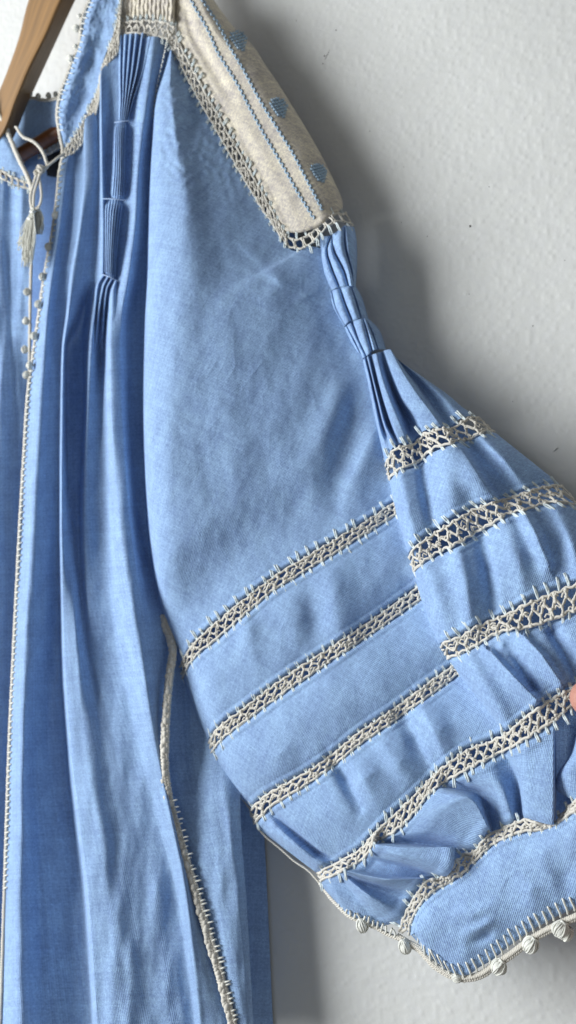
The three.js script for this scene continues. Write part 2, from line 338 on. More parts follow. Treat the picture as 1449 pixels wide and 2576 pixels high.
// --- lace: threads between two edges, stitches biting into the cloth on either side
let stitchCount = 0; const spareStitches = [];
const STITCH_CAP = 290;
function lace(name, topC, botC, o = {}) {
  const n = o.n ?? Math.round(Math.max(topC.len, botC.len) / (o.pitch ?? 28)), r = (o.r ?? 0.88) * 0.9, gs = [];
  const jit = (a) => (rnd() - 0.5) * a;
  const pt = (t, w, dh = 0) => {
    const a = topC(t), b = botC(t), x = lerp(a[0], b[0], w), y = lerp(a[1], b[1], w);
    return [x, y, lerp(a[2], b[2], clamp(w)) + F(x, y) + dh + (o.dh ?? 0)];
  };
  const J = (t, w, dh = 0) => { const p = pt(clamp(t), w + jit(0.07), dh + jit(0.8)); p[0] += jit(2.4); p[1] += jit(2.4); return p; };
  const rows = o.rows ?? 2;
  const wA = o.wA ?? 0.13, wB = 1 - wA;
  // border chains
  for (const w of [wA, wB]) {
    const pts = []; for (let i = 0; i <= n * 2; i++) pts.push(J(i / n / 2, w + (i % 2 ? 0.03 : -0.03), 0.2));
    gs.push(threadG(pts, r * 1.05, n * 5));
    const pts2 = pts.map((p) => [p[0] + jit(3.4), p[1] + jit(3.4) + 1.8, p[2] - 0.5]);
    gs.push(threadG(pts2, r * 0.8, n * 4));
  }
  if (rows === 2) {
    const lo = [], hi = [];
    for (let i = 0; i <= n * 2; i++) { const z = i % 2 ? 0.12 : -0.12; lo.push(J(i / n / 2, 0.5 + z, 0.3)); hi.push([lo[i][0] + jit(4.5), lo[i][1] + jit(4.5), lo[i][2] + 0.4]); }
    gs.push(threadG(lo, r * 1.05, n * 6)); gs.push(threadG(hi, r * 0.75, n * 6));
    for (let i = 0; i <= n; i++) {
      const t = i / n;
      gs.push(threadG([J(t - 0.16 / n, wA), J(t, 0.27, 0.5), J(t, 0.40)], r * 0.95));
      gs.push(threadG([J(t + 0.2 / n, wA), J(t + 0.06 / n, 0.27, 0.2), J(t, 0.40)], r * 0.8));
      gs.push(blobG(J(t, 0.39, 0.6), r * 1.5));
      if (i < n) {
        gs.push(threadG([J(t + 0.5 / n, 0.60), J(t + 0.5 / n, 0.74, 0.5), J(t + 0.38 / n, wB)], r * 0.95));
        gs.push(threadG([J(t + 0.5 / n, 0.60), J(t + 0.56 / n, 0.74, 0.2), J(t + 0.68 / n, wB)], r * 0.8));
        gs.push(blobG(J(t + 0.5 / n, 0.61, 0.6), r * 1.5));
      }
      gs.push(blobG(J(t, wA, 0.4), r * 1.45), blobG(J(t + 0.5 / n, wB, 0.4), r * 1.45));
      for (let q = 0; q < 3; q++) { const a = t + rnd() / n, w = 0.2 + 0.6 * rnd(); gs.push(threadG([J(a - 0.22 / n, w + 0.08), J(a, w - 0.06, 1.2), J(a + 0.22 / n, w + 0.05)], r * 0.7, 4)); }
    }
  } else {
    for (let i = 0; i <= n; i++) {
      const t = i / n;
      gs.push(threadG([J(t - 0.2 / n, wA), J(t, 0.5, 0.4), J(t - 0.1 / n, wB)], r));
      gs.push(threadG([J(t + 0.2 / n, wA), J(t + 0.12 / n, 0.5, 0.2), J(t + 0.25 / n, wB)], r * 0.85));
      gs.push(blobG(J(t, wA, 0.4), r * 1.5), blobG(J(t, wB, 0.4), r * 1.5));
    }
  }
  const mesh = part(name, merge(gs), M.thread, dress);
  const put = (t, dir) => {
    const a = topC(t), b = botC(t), Wd = Math.hypot(a[0] - b[0], a[1] - b[1]) || 1, len = (o.stitch ?? 24) * (0.5 + 0.5 * rnd()), sl = (rnd() - 0.5) * 0.5;
    const e = dir < 0 ? a : b, f = dir < 0 ? b : a;
    let ux = (e[0] - f[0]) / Wd, uy = (e[1] - f[1]) / Wd;
    const lx = (o.lean?.[0] ?? -0.25) * -dir, ly = (o.lean?.[1] ?? -0.15) * -dir; ux += lx + sl; uy += ly; const l = Math.hypot(ux, uy); ux /= l; uy /= l;
    const s0 = pt(t, dir < 0 ? wA : wB, 0.4), out = [];
    for (let k = 0; k < 2; k++) {
      const q = (k ? 2.2 : -2.2) * (0.4 + 0.9 * rnd()), nx = -uy * q, ny = ux * q, spread = k ? 0.7 : 1.15;
      const p = (d, dh) => { const x = e[0] + ux * d + nx * spread + jit(1.4), y = e[1] + uy * d + ny * spread + jit(1.4); return [x, y, e[2] + F(x, y) + wob(x, y) + hemH(d) + (o.dh ?? 0) + dh]; };
      out.push(threadG([[s0[0] + nx * 0.1, s0[1] + ny * 0.1, s0[2]], p(1, 1.1), p(len * 0.55, 0.5), p(len * (k ? 0.8 : 1), 0.1), p(len * 1.06, -1.2)], r * 0.74, 8));
    }
    const g = merge(out);
    if (stitchCount < STITCH_CAP && o.single !== false) { stitchCount++; part('stitch', g, M.paleStitch, mesh); } else spareStitches.push(g);
  };
  for (let i = 0; i < n; i++) {
    if (o.top !== false) put(clamp((i + 0.5 + jit(0.5)) / n), -1);
    if (o.bot !== false) put(clamp((i + 0.3 + jit(0.5)) / n), 1);
  }
  return mesh;
}

// ---- edges shared by cloth and lace [x, y, mm]
const L1t = curve([[447, 1676, 20], [453, 1672, 32], [466, 1646, 46], [490, 1612, 54], [542, 1563, 58], [616, 1502, 60], [690, 1447, 59], [774, 1394, 56], [848, 1351, 52], [930, 1302, 46], [994, 1258, 40], [1045, 1222, 36]]);
const L1b = curve([[455, 1710, 20], [461, 1706, 32], [474, 1680, 46], [497, 1650, 54], [548, 1610, 58], [610, 1555, 60], [690, 1486, 59], [774, 1436, 56], [848, 1390, 52], [930, 1338, 46], [998, 1294, 40], [1055, 1258, 36]]);
const L2t = curve([[516, 1872, 22], [523, 1866, 34], [538, 1838, 46], [560, 1815, 54], [605, 1783, 58], [679, 1727, 60], [758, 1672, 60], [848, 1614, 56], [944, 1550, 48], [1052, 1472, 40], [1100, 1436, 36]]);
const L2b = curve([[525, 1911, 22], [531, 1906, 34], [546, 1878, 46], [575, 1848, 54], [637, 1803, 58], [706, 1752, 60], [796, 1690, 60], [875, 1636, 56], [954, 1582, 48], [1062, 1506, 40], [1110, 1470, 36]]);
const L3t = curve([[628, 2034, 24], [634, 2026, 34], [660, 2002, 46], [707, 1974, 54], [767, 1941, 58], [837, 1893, 60], [908, 1836, 60], [979, 1788, 58], [1049, 1737, 54], [1143, 1668, 48], [1200, 1625, 44]]);
const L3b = curve([[641, 2078, 24], [648, 2070, 34], [675, 2038, 46], [722, 2006, 54], [780, 1970, 58], [842, 1926, 60], [912, 1870, 60], [985, 1820, 58], [1058, 1768, 54], [1153, 1698, 48], [1210, 1655, 44]]);
const K = [   // the gathered lowest band: fold lines from the lace above to the cuff
  [[804, 2221, 26], [806, 2226, 26], [808, 2232, 26]],
  [[812, 2217, 38], [822, 2240, 40], [840, 2264, 34]],
  [[830, 2207, 46], [850, 2250, 50], [884, 2308, 42]],
  [[850, 2199, 48], [900, 2266, 50], [950, 2332, 42]],
  [[856, 2197, 52], [922, 2248, 63], [1014, 2306, 52]],
  [[860, 2193, 54], [935, 2232, 50], [1036, 2262, 52]],
  [[864, 2190, 66], [985, 2212, 74], [1066, 2210, 72]],
  [[884, 2184, 62], [995, 2204, 58], [1080, 2207, 52]],
  [[916, 2160, 60], [1000, 2177, 58], [1100, 2207, 52]],
  [[924, 2150, 62], [1010, 2169, 70], [1124, 2203, 72]],
  [[932, 2138, 68], [1022, 2150, 77], [1143, 2168, 78]],
  [[940, 2124, 70], [1030, 2132, 77], [1144, 2130, 76]],
  [[947, 2119, 56], [1040, 2122, 56], [1160, 2142, 58]],
  [[993, 2097, 64], [1080, 2092, 70], [1190, 2140, 66]],
  [[1040, 2052, 66], [1120, 2040, 76], [1215, 2110, 72]],
  [[1085, 1995, 66], [1178, 2008, 78], [1231, 2086, 76]],
  [[1100, 1983, 66], [1190, 2005, 72], [1236, 2090, 68]],
  [[1112, 1976, 60], [1200, 1996, 58], [1242, 2093, 58]],
  [[1150, 1955, 66], [1230, 1988, 68], [1262, 2082, 66]],
  [[1215, 1922, 70], [1262, 1985, 75], [1290, 2068, 72]],
  [[1270, 1893, 68], [1300, 1970, 64], [1312, 2060, 62]],
  [[1288, 1884, 78], [1313, 1965, 80], [1322, 2058, 78]],
  [[1330, 1860, 85], [1345, 1960, 85], [1350, 2066, 83]],
  [[1394, 1822, 86], [1394, 1950, 88], [1392, 2075, 86]],
  [[1399, 1824, 64], [1400, 1950, 60], [1398, 2073, 60]]];
const L4t = curve([[800, 2192, 26], [809, 2186, 36], [861, 2160, 46], [908, 2130, 56], [955, 2080, 62], [988, 2047, 62], [1030, 2008, 62], [1096, 1942, 62], [1167, 1885, 62], [1238, 1857, 64], [1271, 1840, 74], [1322, 1798, 82], [1379, 1755, 86], [1435, 1727, 88], [1490, 1700, 90]]);
const L4b = curve([...K.filter((_, i) => i !== 3 && i !== 5 && i !== 24).map((k) => k[0]), [1449, 1772, 84], [1500, 1745, 88]]);
const L5t = curve([[1000, 2338, 46], [1012, 2308, 50], [1034, 2266, 54], [1074, 2212, 66], [1110, 2203, 64], [1143, 2166, 72], [1162, 2145, 62], [1190, 2140, 66], [1215, 2110, 72], [1238, 2092, 66], [1262, 2082, 66], [1290, 2068, 70], [1318, 2058, 73], [1350, 2066, 80], [1393, 2072, 76], [1418, 2042, 76], [1449, 2010, 84], [1500, 1988, 86]]);
const L5b = curve([[1032, 2353, 48], [1037, 2320, 54], [1059, 2278, 58], [1106, 2236, 62], [1167, 2198, 66], [1191, 2174, 67], [1238, 2129, 70], [1294, 2101, 74], [1379, 2082, 80], [1449, 2042, 86], [1500, 2012, 88]]);
const cuffB = curve([[1040, 2348, 48], [1059, 2374, 50], [1070, 2400, 52], [1106, 2426, 54], [1143, 2451, 55], [1172, 2456, 56], [1205, 2434, 58], [1238, 2415, 60], [1285, 2377, 64], [1355, 2330, 70], [1449, 2283, 76], [1500, 2262, 78]]);
const O1t = curve([[966, 1166, 30], [970, 1160, 44], [980, 1138, 54], [988, 1124, 58], [1009, 1116, 62], [1035, 1113, 56], [1049, 1098, 50], [1068, 1083, 60], [1110, 1073, 62], [1132, 1072, 52], [1156, 1054, 54], [1185, 1046, 48], [1198, 1046, 38]]);
const O1b = curve([[976, 1214, 30], [982, 1208, 44], [994, 1194, 54], [1012, 1184, 58], [1040, 1176, 60], [1062, 1164, 58], [1080, 1144, 58], [1124, 1124, 62], [1158, 1114, 60], [1182, 1112, 50], [1208, 1097, 54], [1236, 1088, 46], [1248, 1090, 34]]);
const O2t = curve([[1022, 1396, 34], [1028, 1390, 48], [1042, 1372, 60], [1067, 1351, 66], [1109, 1321, 70], [1158, 1290, 72], [1212, 1267, 70], [1262, 1252, 64], [1300, 1240, 62], [1354, 1221, 56], [1392, 1214, 46], [1406, 1216, 34]]);
const O2b = curve([[1038, 1443, 34], [1045, 1438, 48], [1060, 1423, 60], [1097, 1401, 66], [1139, 1382, 70], [1185, 1359, 72], [1231, 1329, 72], [1281, 1299, 68], [1346, 1281, 66], [1392, 1268, 60], [1446, 1274, 52], [1475, 1284, 36]]);
const O3t = curve([[1099, 1625, 40], [1106, 1619, 54], [1128, 1607, 66], [1158, 1594, 72], [1201, 1569, 76], [1239, 1554, 78], [1277, 1538, 78], [1327, 1508, 80], [1388, 1483, 82], [1449, 1460, 82], [1510, 1440, 78]]);
const O3b = curve([[1126, 1664, 40], [1133, 1657, 54], [1158, 1649, 66], [1185, 1636, 72], [1220, 1617, 76], [1246, 1600, 78], [1277, 1590, 80], [1327, 1586, 82], [1373, 1573, 84], [1449, 1545, 86], [1510, 1520, 84]]);
const o4e = curve([[1252, 1830, 50], [1262, 1838, 62], [1275, 1836, 74], [1322, 1797, 82], [1379, 1754, 86], [1435, 1726, 88], [1490, 1700, 90]]);

// ---- the big upper sleeve panel
{
  const Lc = curve([[428, 126, 0], [410, 185, 0], [391, 247, 0], [381, 353, 0], [372, 511, 0], [368, 694, 0], [363, 835, 0], [360, 1022, 0], [365, 1200, 0], [376, 1350, 0], [400, 1500, 0], [432, 1620, 0], [452, 1676, 0]]);
  const Rc = curve([[434, 126, 0], [454, 164, 0], [489, 234, 0], [535, 315, 0], [581, 397, 0], [630, 481, 0], [683, 562, 0], [720, 620, 0], [745, 632, 0], [782, 620, 0], [830, 640, 0], [862, 740, 0], [900, 830, 0], [945, 910, 0], [975, 1000, 0], [1010, 1130, 0], [1045, 1222, 0]]);
  const hp = pchip([0, 0.15, 0.35, 0.6, 0.85, 1], [56, 70, 82, 86, 76, 60]), hl = pchip([0, 0.12, 0.5, 0.8, 1], [48, 56, 60, 48, 26]);
  const hr = pchip([0, 0.3, 0.46, 0.52, 0.7, 1], [48, 47, 44, 40, 37, 36]);
  const e0 = Lc(1), e1 = Rc(1);
  const g = gridSurf((u, v) => {
    const s = v ** 0.9, l = Lc(s), r = Rc(s), W = Math.hypot(l[0] - r[0], l[1] - r[1]);
    const uu = u < 0.25 ? 1.6 * u * u / 0.5 + 0.2 * u : u, k = uu;
    const b = L1t(u), sx = lerp(e0[0], e1[0], u), sy = lerp(e0[1], e1[1], u);
    const m = sstep(0.45, 1, s);
    let x = lerp(l[0], r[0], u) + (b[0] - sx) * m, y = lerp(l[1], r[1], u) + (b[1] - sy) * m;
    const d = u * W, q = Math.min(1, W / 260), H = hp(s), A = hl(s), R = hr(s);
    const prof = pchip([0, 5 * q, 16 * q, 45 * q, 100 * q, Math.max(110 * q, W * 0.62), Math.max(120 * q, W)], [A - 14, A, lerp(A, H, 0.45), lerp(A, H, 0.83), H, lerp(H, R, 0.42), R]);
    let h = prof(d);
    h = lerp(h, b[2], sstep(0.84, 1, s));
    h += F(x, y) + wob(x, y) * (0.4 + 0.6 * sstep(0, 40, d)) + 0.8 * noise2(x / 30, y / 26) * (1 - sstep(300, 600, y)) * sstep(0, 30, d);
    h += hemH((1 - s) * 1500);
    return [x, y, h];
  }, 230, 420, 0.45);
  part('sleeve_panel', g, M.blue, dress);
}
// inside of the sleeve, seen through the lace
part('sleeve_back', gridSurf((() => { const f = loftFn([[[444, 150, 22], [460, 150, 22], [475, 160, 20]], [[400, 400, 18], [520, 420, 20], [560, 400, 18]], [[392, 700, 14], [600, 700, 20], [840, 700, 12]], [[385, 1000, 12], [650, 1000, 18], [960, 960, 12]], [[392, 1300, 12], [750, 1240, 18], [1240, 1110, 12]], [[430, 1560, 12], [850, 1480, 20], [1440, 1260, 14]], [[490, 1760, 12], [950, 1680, 22], [1520, 1420, 16]], [[545, 1910, 12], [1000, 1840, 24], [1540, 1620, 20]], [[645, 2050, 14], [1050, 1980, 26], [1540, 1800, 30]], [[815, 2210, 16], [1120, 2140, 28], [1540, 2000, 36]], [[1010, 2330, 22], [1200, 2260, 30], [1540, 2120, 40]], [[1070, 2390, 28], [1200, 2350, 34], [1520, 2230, 44]]]); return f; })(), 50, 80), M.inner, dress);

// ---- inner bands, lace by lace
part('sleeve_band', band(L1b, L2t, 190, 60, { bulge: 4 }), M.blue, dress);
part('sleeve_band', band(L2b, L3t, 200, 60, { bulge: 5 }), M.blue, dress);
part('sleeve_band', band(L3b, curve([[796, 2196, 26], [806, 2188, 36], [861, 2158, 46], [908, 2128, 56], [955, 2078, 60], [988, 2045, 61], [1030, 2008, 62], [1096, 1942, 62], [1167, 1885, 62], [1238, 1857, 64], [1290, 1828, 66]]), 200, 60, { bulge: 4 }), M.blue, dress);
{
  const f = loftFn(K.map((k) => k));
  // rows run along the folds: u = down the fold, v = along the band
  part('gathered_band', gridSurf((u, v) => { const p = f(u, v); const L = 120; p[2] += wob(p[0], p[1]) * 1.1 + hemH(u * L) + hemH((1 - u) * L); return p; }, 50, 300, 0.3, true), M.blue, dress);
}
part('cuff_band', band(L5b, cuffB, 150, 60, { bulge: 7, wob: 1.3, ang: 0.35 }), M.blue, dress);
// the recess and the flap at the right of the box pleat
part('pleat_recess', gridSurf(loftFn([[[1380, 1810, 50], [1420, 1800, 56], [1470, 1765, 62], [1520, 1735, 62]], [[1380, 1940, 50], [1420, 1940, 56], [1470, 1930, 62], [1520, 1920, 62]], [[1380, 2060, 52], [1420, 2048, 56], [1470, 2020, 62], [1520, 2000, 62]]]), 20, 30), M.blue, dress);
part('pleat_flap', gridSurf(loftFn([[[1452, 1828, 66], [1458, 1828, 84], [1480, 1820, 90], [1540, 1800, 92]], [[1437, 1890, 66], [1443, 1890, 84], [1475, 1885, 92], [1540, 1870, 92]], [[1403, 1948, 66], [1410, 1946, 84], [1450, 1940, 90], [1540, 1930, 92]], [[1395, 1974, 64], [1404, 1974, 80], [1450, 1985, 88], [1540, 1985, 90]], [[1402, 1990, 62], [1412, 1997, 76], [1449, 2014, 84], [1540, 2040, 88]]]), 30, 40), M.blue, dress);

// ---- outer flare
const C2 = (pts) => pts.map(([x, y, h]) => [702.8 + 0.515 * x, 511.1 + 0.515 * y, h]);
function pleats(name, rows, nu, nv) {
  const f = loftFn(rows.map(C2));
  return part(name, gridSurf((u, v) => { const p = f(u, v); if (name === 'gathered_pleats') p[2] = 46 + (p[2] - 46) * 1.25 + 5 * Math.sin(Math.PI * v) * sstep(0, 0.12, u) * (1 - sstep(0.85, 1, u)); p[2] += 0.5 * wob(p[0] * 1.3, p[1] * 1.3) ; return p; }, nu, nv, 0.9, true), M.blue, dress);
}
const C1 = ([x, y]) => [753.9 + 0.3474 * x, 536.7 + 0.3474 * y];
// plump rolls of cloth between creases; each crease runs downwards and has its own depth
function rolls(lines, hs, amp, nu, nv, turn) {
  const L = lines.map((l) => curve(l.map(C1).map(([x, y]) => [x, y, 0]))), n = L.length - 1;
  part('gathered_pleats', gridSurf((u, v) => {
    const q = u * n, i = Math.min(n - 1, Math.floor(q)), t = q - i, a = L[i](v), b = L[i + 1](v), c = 2 * t - 1;
    const puff = 0.5 + 0.5 * Math.sin(Math.PI * clamp(v * 0.94 + 0.03)) ** 0.6, w = Math.min(1, Math.hypot(a[0] - b[0], a[1] - b[1]) / 14);
    let h = lerp(hs[i], hs[i + 1], t) + amp * w * puff * Math.sqrt(Math.max(0, 1 - Math.abs(c) ** 2.6)) - amp * 0.5 * Math.max(0, t - 0.5) * turn;
    if (i === n - 1) h -= 16 * Math.max(0, (t - 0.55) / 0.45) ** 2;
    const x = lerp(a[0], b[0], t), y = lerp(a[1], b[1], t);
    return [x, y, h + 0.35 * noise2(x / 26, y / 34)];
  }, nu, nv, 0.9), M.blue, dress);
}
rolls([[[146, 170], [150, 260], [170, 420], [216, 556]], [[230, 160], [200, 270], [236, 400], [290, 530]], [[234, 158], [246, 262], [322, 410], [357, 524]], [[324, 88], [334, 250], [380, 430], [390, 528]], [[396, 100], [413, 200], [415, 400], [405, 545]]], [36, 41, 43, 45, 30], 10, 120, 70, 0.5);
rolls([[[205, 572], [236, 680], [320, 826]], [[232, 560], [264, 690], [324, 806]], [[293, 540], [334, 660], [380, 772]], [[374, 522], [410, 640], [444, 756]], [[408, 530], [452, 612], [500, 770]]], [35, 41, 43, 44, 28], 8.5, 110, 60, 0.5);
rolls([[[318, 836], [376, 950], [444, 1060]], [[340, 812], [398, 924], [456, 1048]], [[380, 784], [420, 900], [483, 1034]], [[460, 756], [496, 880], [526, 992]], [[482, 760], [530, 880], [566, 984]], [[500, 762], [580, 850], [626, 984]]], [34, 40, 42, 44, 42, 26], 8, 130, 60, 0.5);
pleats('flared_pleats', [
  [[398, 778, 30], [406, 768, 40], [416, 760, 44], [424, 756, 40], [432, 748, 46], [444, 744, 42], [458, 738, 47], [472, 734, 48], [488, 728, 44], [500, 726, 40], [516, 718, 47], [542, 714, 48], [558, 738, 38], [580, 764, 40], [612, 790, 34], [640, 826, 22]],
  [[418, 860, 28], [428, 852, 42], [438, 848, 46], [446, 846, 40], [454, 840, 48], [466, 838, 34], [478, 832, 50], [494, 828, 52], [514, 822, 44], [526, 820, 38], [550, 812, 52], [590, 806, 54], [616, 810, 40], [652, 822, 44], [690, 842, 36], [716, 872, 22]],
  [[444, 980, 28], [454, 974, 44], [464, 970, 47], [474, 968, 40], [484, 962, 50], [498, 962, 30], [512, 958, 54], [536, 954, 56], [562, 954, 44], [574, 956, 32], [606, 946, 55], [660, 916, 58], [700, 906, 40], [752, 904, 46], [800, 920, 38], [826, 938, 22]],
  [[476, 1130, 28], [486, 1122, 45], [496, 1116, 48], [508, 1100, 42], [518, 1088, 52], [534, 1080, 34], [554, 1074, 58], [584, 1072, 59], [616, 1080, 44], [634, 1066, 36], [668, 1030, 57], [730, 1010, 60], [770, 1000, 44], [830, 984, 49], [880, 988, 40], [898, 1000, 22]],
  [[508, 1274, 30], [518, 1262, 44], [538, 1222, 52], [552, 1196, 56], [566, 1180, 58], [580, 1176, 54], [594, 1172, 61], [622, 1172, 60], [646, 1166, 54], [672, 1142, 48], [706, 1112, 58], [788, 1090, 61], [834, 1088, 50], [880, 1054, 53], [934, 1038, 46], [960, 1038, 30]]], 220, 110);
// tacking threads drawn tight across the gathers
{
  const tm = new THREE.MeshStandardMaterial({ color: new THREE.Color(0.22, 0.34, 0.5), roughness: 0.9 });
  for (const r of [[[214, 560, 42], [255, 546, 47], [290, 532, 45], [325, 528, 49], [358, 522, 46]], [[318, 820, 40], [345, 796, 45], [380, 776, 46], [415, 766, 48], [446, 756, 46]], [[448, 1054, 38], [484, 1034, 43], [505, 1010, 46], [540, 990, 46]]]) part('tacking_thread', threadG(r.map(([x, y, h]) => [...C1([x, y]), h]), 0.4, 24), tm, dress);
}

part('flare_band', band(O1b, O2t, 150, 70, { bulge: 6, wob: 1.1, ang: 0.4 }), M.blue, dress);
part('flare_band', band(O2b, O3t, 170, 80, { bulge: 6, wob: 1.2, ang: 0.4 }), M.blue, dress);
part('flare_band', band(O3b, o4e, 160, 70, { bulge: 5, wob: 1.3, ang: 0.4 }), M.blue, dress);

// ---- crochet insertions, the most visible first
lace('lace_insertion', L1t, L1b, { pitch: 28 });
lace('lace_insertion', L2t, L2b, { pitch: 28 });
lace('lace_insertion', L3t, L3b, { pitch: 28 });
lace('lace_insertion', L4t, L4b, { pitch: 27 });
lace('lace_insertion', L5t, L5b, { pitch: 27, stitch: 26 });
lace('lace_insertion', O1t, O1b, { pitch: 27, stitch: 22, dh: 0.5 });
lace('lace_insertion', O2t, O2b, { pitch: 29, stitch: 26, dh: 0.5 });
lace('lace_insertion', O3t, O3b, { pitch: 30, stitch: 28, dh: 0.5 });

// ---- cream yoke and its lace
const yL = curve([[436, 62, 54], [452, 105, 53], [471, 141, 52], [517, 226, 51], [560, 303, 50], [609, 388, 49], [655, 469, 48], [701, 557, 47], [718, 586, 46]]);
const sL = curve([[418, 92, 53], [429, 120, 52], [454, 166, 51], [489, 236, 50], [535, 317, 49], [581, 399, 48], [630, 483, 47], [683, 564, 46], [722, 622, 45]]);
const yR = curve([[524, -20, 26], [560, 32, 27], [595, 76, 28], [637, 116, 29], [665, 159, 29], [701, 212, 29], [736, 268, 29], [771, 325, 28], [807, 388, 27], [842, 459, 26], [862, 508, 25], [862, 526, 24]]);
{
  const yokeAng = -0.95;
  const y0 = [[440, -30], [441, 40], [445, 78], [452, 104], [471, 141], [517, 226], [560, 303], [609, 388], [655, 469], [701, 557], [718, 585]];
  const yl = curve(y0.map(([x, y], i) => [x, y, 54 - i * 0.8])), prof = pchip([0, 0.06, 0.3, 0.62, 0.86, 0.97, 1], [0, 0.5, 4, 4, -4, -14, -22]);
  const surf = (u, v) => {
    const a = yl(v), b = yR(v); let x = lerp(a[0], b[0], u), y = lerp(a[1], b[1], u);
    // the end edge dips and rises again as in a soft hem
    const e = sstep(0.9, 1, v); y += e * 22 * Math.sin(Math.PI * u) * (1 - u * 0.3);
    const L = Math.hypot(a[0] - b[0], a[1] - b[1]);
    let h = a[2] + prof(u);
    h += 1.1 * Math.exp(-u * 7) * Math.sin(v * 720 / 30 * Math.PI * 2 * 0.9 + 3 * noise2(v * 6, 1)) * sstep(0, 0.1, u) + 0.45 * noise2(x / 70, y / 90) + 0.05 * noise2(x / 17, y / 21);
    h -= 3.5 * Math.exp(-(((u - 0.26) / 0.09) ** 2)) * sstep(0.02, 0.12, v) * (1 - sstep(0.3, 0.62, v));
    h += hemH(u * L) * 0.7 + hemH((1 - v) * 700) * 0.9;
    return [x, y, h];
  };
  const strip = part('shoulder_yoke', gridSurf(surf, 90, 260, yokeAng), M.cream, dress, 'cream linen shoulder strip embroidered in blue');
  // embroidered double lines of little steps
  const onS = (x, y, dh) => { let best = 1e9, bu = 0, bv = 0; for (let j = 0; j <= 140; j++) { const v = j / 140, a = yl(v), b = yR(v), dx = b[0] - a[0], dy = b[1] - a[1], u = clamp(((x - a[0]) * dx + (y - a[1]) * dy) / (dx * dx + dy * dy)), d = Math.hypot(a[0] + dx * u - x, a[1] + dy * u - y); if (d < best) { best = d; bu = u; bv = v; } } const s = surf(bu, bv); return [x, y, s[2] + dh]; };
  for (const pts of [[[478, -8], [484, 7], [524, 78], [549, 134], [595, 208], [630, 275], [665, 339], [711, 416], [747, 480], [790, 550]], [[504, -8], [510, 0], [553, 67], [581, 123], [609, 169], [651, 247], [694, 317], [736, 384], [771, 451], [811, 527]]]) {
    const c = curve(pts.map((p) => [p[0], p[1], 0])), n = Math.round(c.len / 7), out = [];
    for (let i = 0; i < n; i++) {
      const p = c(i / n), q = c((i + 1) / n), s = i % 2 ? 2.2 : -2.2, dx = q[0] - p[0], dy = q[1] - p[1], l = Math.hypot(dx, dy), nx = -dy / l * s, ny = dx / l * s;
      const m = [(p[0] + q[0]) / 2 + nx, (p[1] + q[1]) / 2 + ny];
      out.push(threadG([onS(p[0] + nx - (rnd() - 0.5), p[1] + ny, 0.1), onS(m[0], m[1], 0.7), onS(q[0] + nx, q[1] + ny, 0.1)], 0.6, 4));
      out.push(threadG([onS(q[0] + nx, q[1] + ny, 0.3), onS(q[0], q[1], 0.6), onS(q[0] - nx, q[1] - ny, 0.2)], 0.5, 3));
    }
    part('embroidery_line', merge(out), M.embroidery, strip);
  }
  for (const [cx, cy, w] of [[604, 103, 33], [706, 271, 33], [806, 435, 30]]) {
    const out = [], ax = [0.56, 0.83], bx = [0.83, -0.3];
    for (let i = -3; i <= 3; i++) for (let j = -3; j <= 3; j++) {
      if (Math.abs(i) + Math.abs(j) > 4 - (i + j > 2 ? 2 : 0) || Math.abs(j) > 2) continue;
      const x = cx + (i * ax[0] + j * bx[0]) * 0.25 * w + 1.6 * (rnd() - 0.5), y = cy + (i * ax[1] + j * bx[1]) * 0.25 * w + 1.6 * (rnd() - 0.5);
      for (const s of [-1, 1]) out.push(threadG([onS(x - 3.8, y - 3 * s, 0), onS(x + (rnd() - 0.5), y, 0.8), onS(x + 3.8, y + 3 * s, 0)], 0.6, 4));
    }
    part('embroidery_motif', merge(out), M.embroidery, strip);
  }
}
// front of the yoke
part('front_yoke', gridSurf((u, v) => {
  const f = [lerp(304, 441, u) + (1 - v) * 4, lerp(-40, lerp(52, 58, u) - 9 * Math.sin(Math.PI * u), v)];
  let h = 58 + 3 * u - 2 * v + 0.55 * Math.sin(u * 137 / 5.6 * 2 * Math.PI * 0.55 + 1.4 * noise2(u * 8, v * 3)) * (0.5 + 0.5 * v) + 0.4 * noise2(f[0] / 12, f[1] / 30);
  h += hemH((1 - v) * 90); if (u > 0.93) h -= 8 * ((u - 0.93) / 0.07) ** 2;
  return [f[0], f[1], h];
}, 150, 40, 0), M.cream, dress);
const Y1t = curve([[298, 56, 57], [330, 49, 58], [372, 46, 58], [410, 50, 58], [440, 62, 56]]), Y1b = curve([[292, 92, 55], [330, 86, 58], [372, 92, 56], [400, 98, 56], [430, 112, 54]]);
lace('yoke_lace', sL, yL, { pitch: 22, r: 0.8, stitch: 17, lean: [-0.2, 0.1] });
lace('yoke_lace', Y1t, Y1b, { pitch: 17, r: 0.7, stitch: 14, single: false, lean: [0, 0] });
{
  const Et = curve([[716, 586, 45], [740, 596, 46], [764, 590, 46], [789, 573, 46], [814, 548, 46], [840, 532, 42], [864, 530, 28]]), Eb = curve([[722, 624, 44], [745, 633, 45], [782, 621, 47], [808, 592, 50], [832, 568, 52], [858, 562, 48], [890, 572, 32]]);
  lace('yoke_lace', Et, Eb, { pitch: 25, r: 0.8, rows: 1, wA: 0.2, stitch: 22, lean: [0.1, 0] });
}

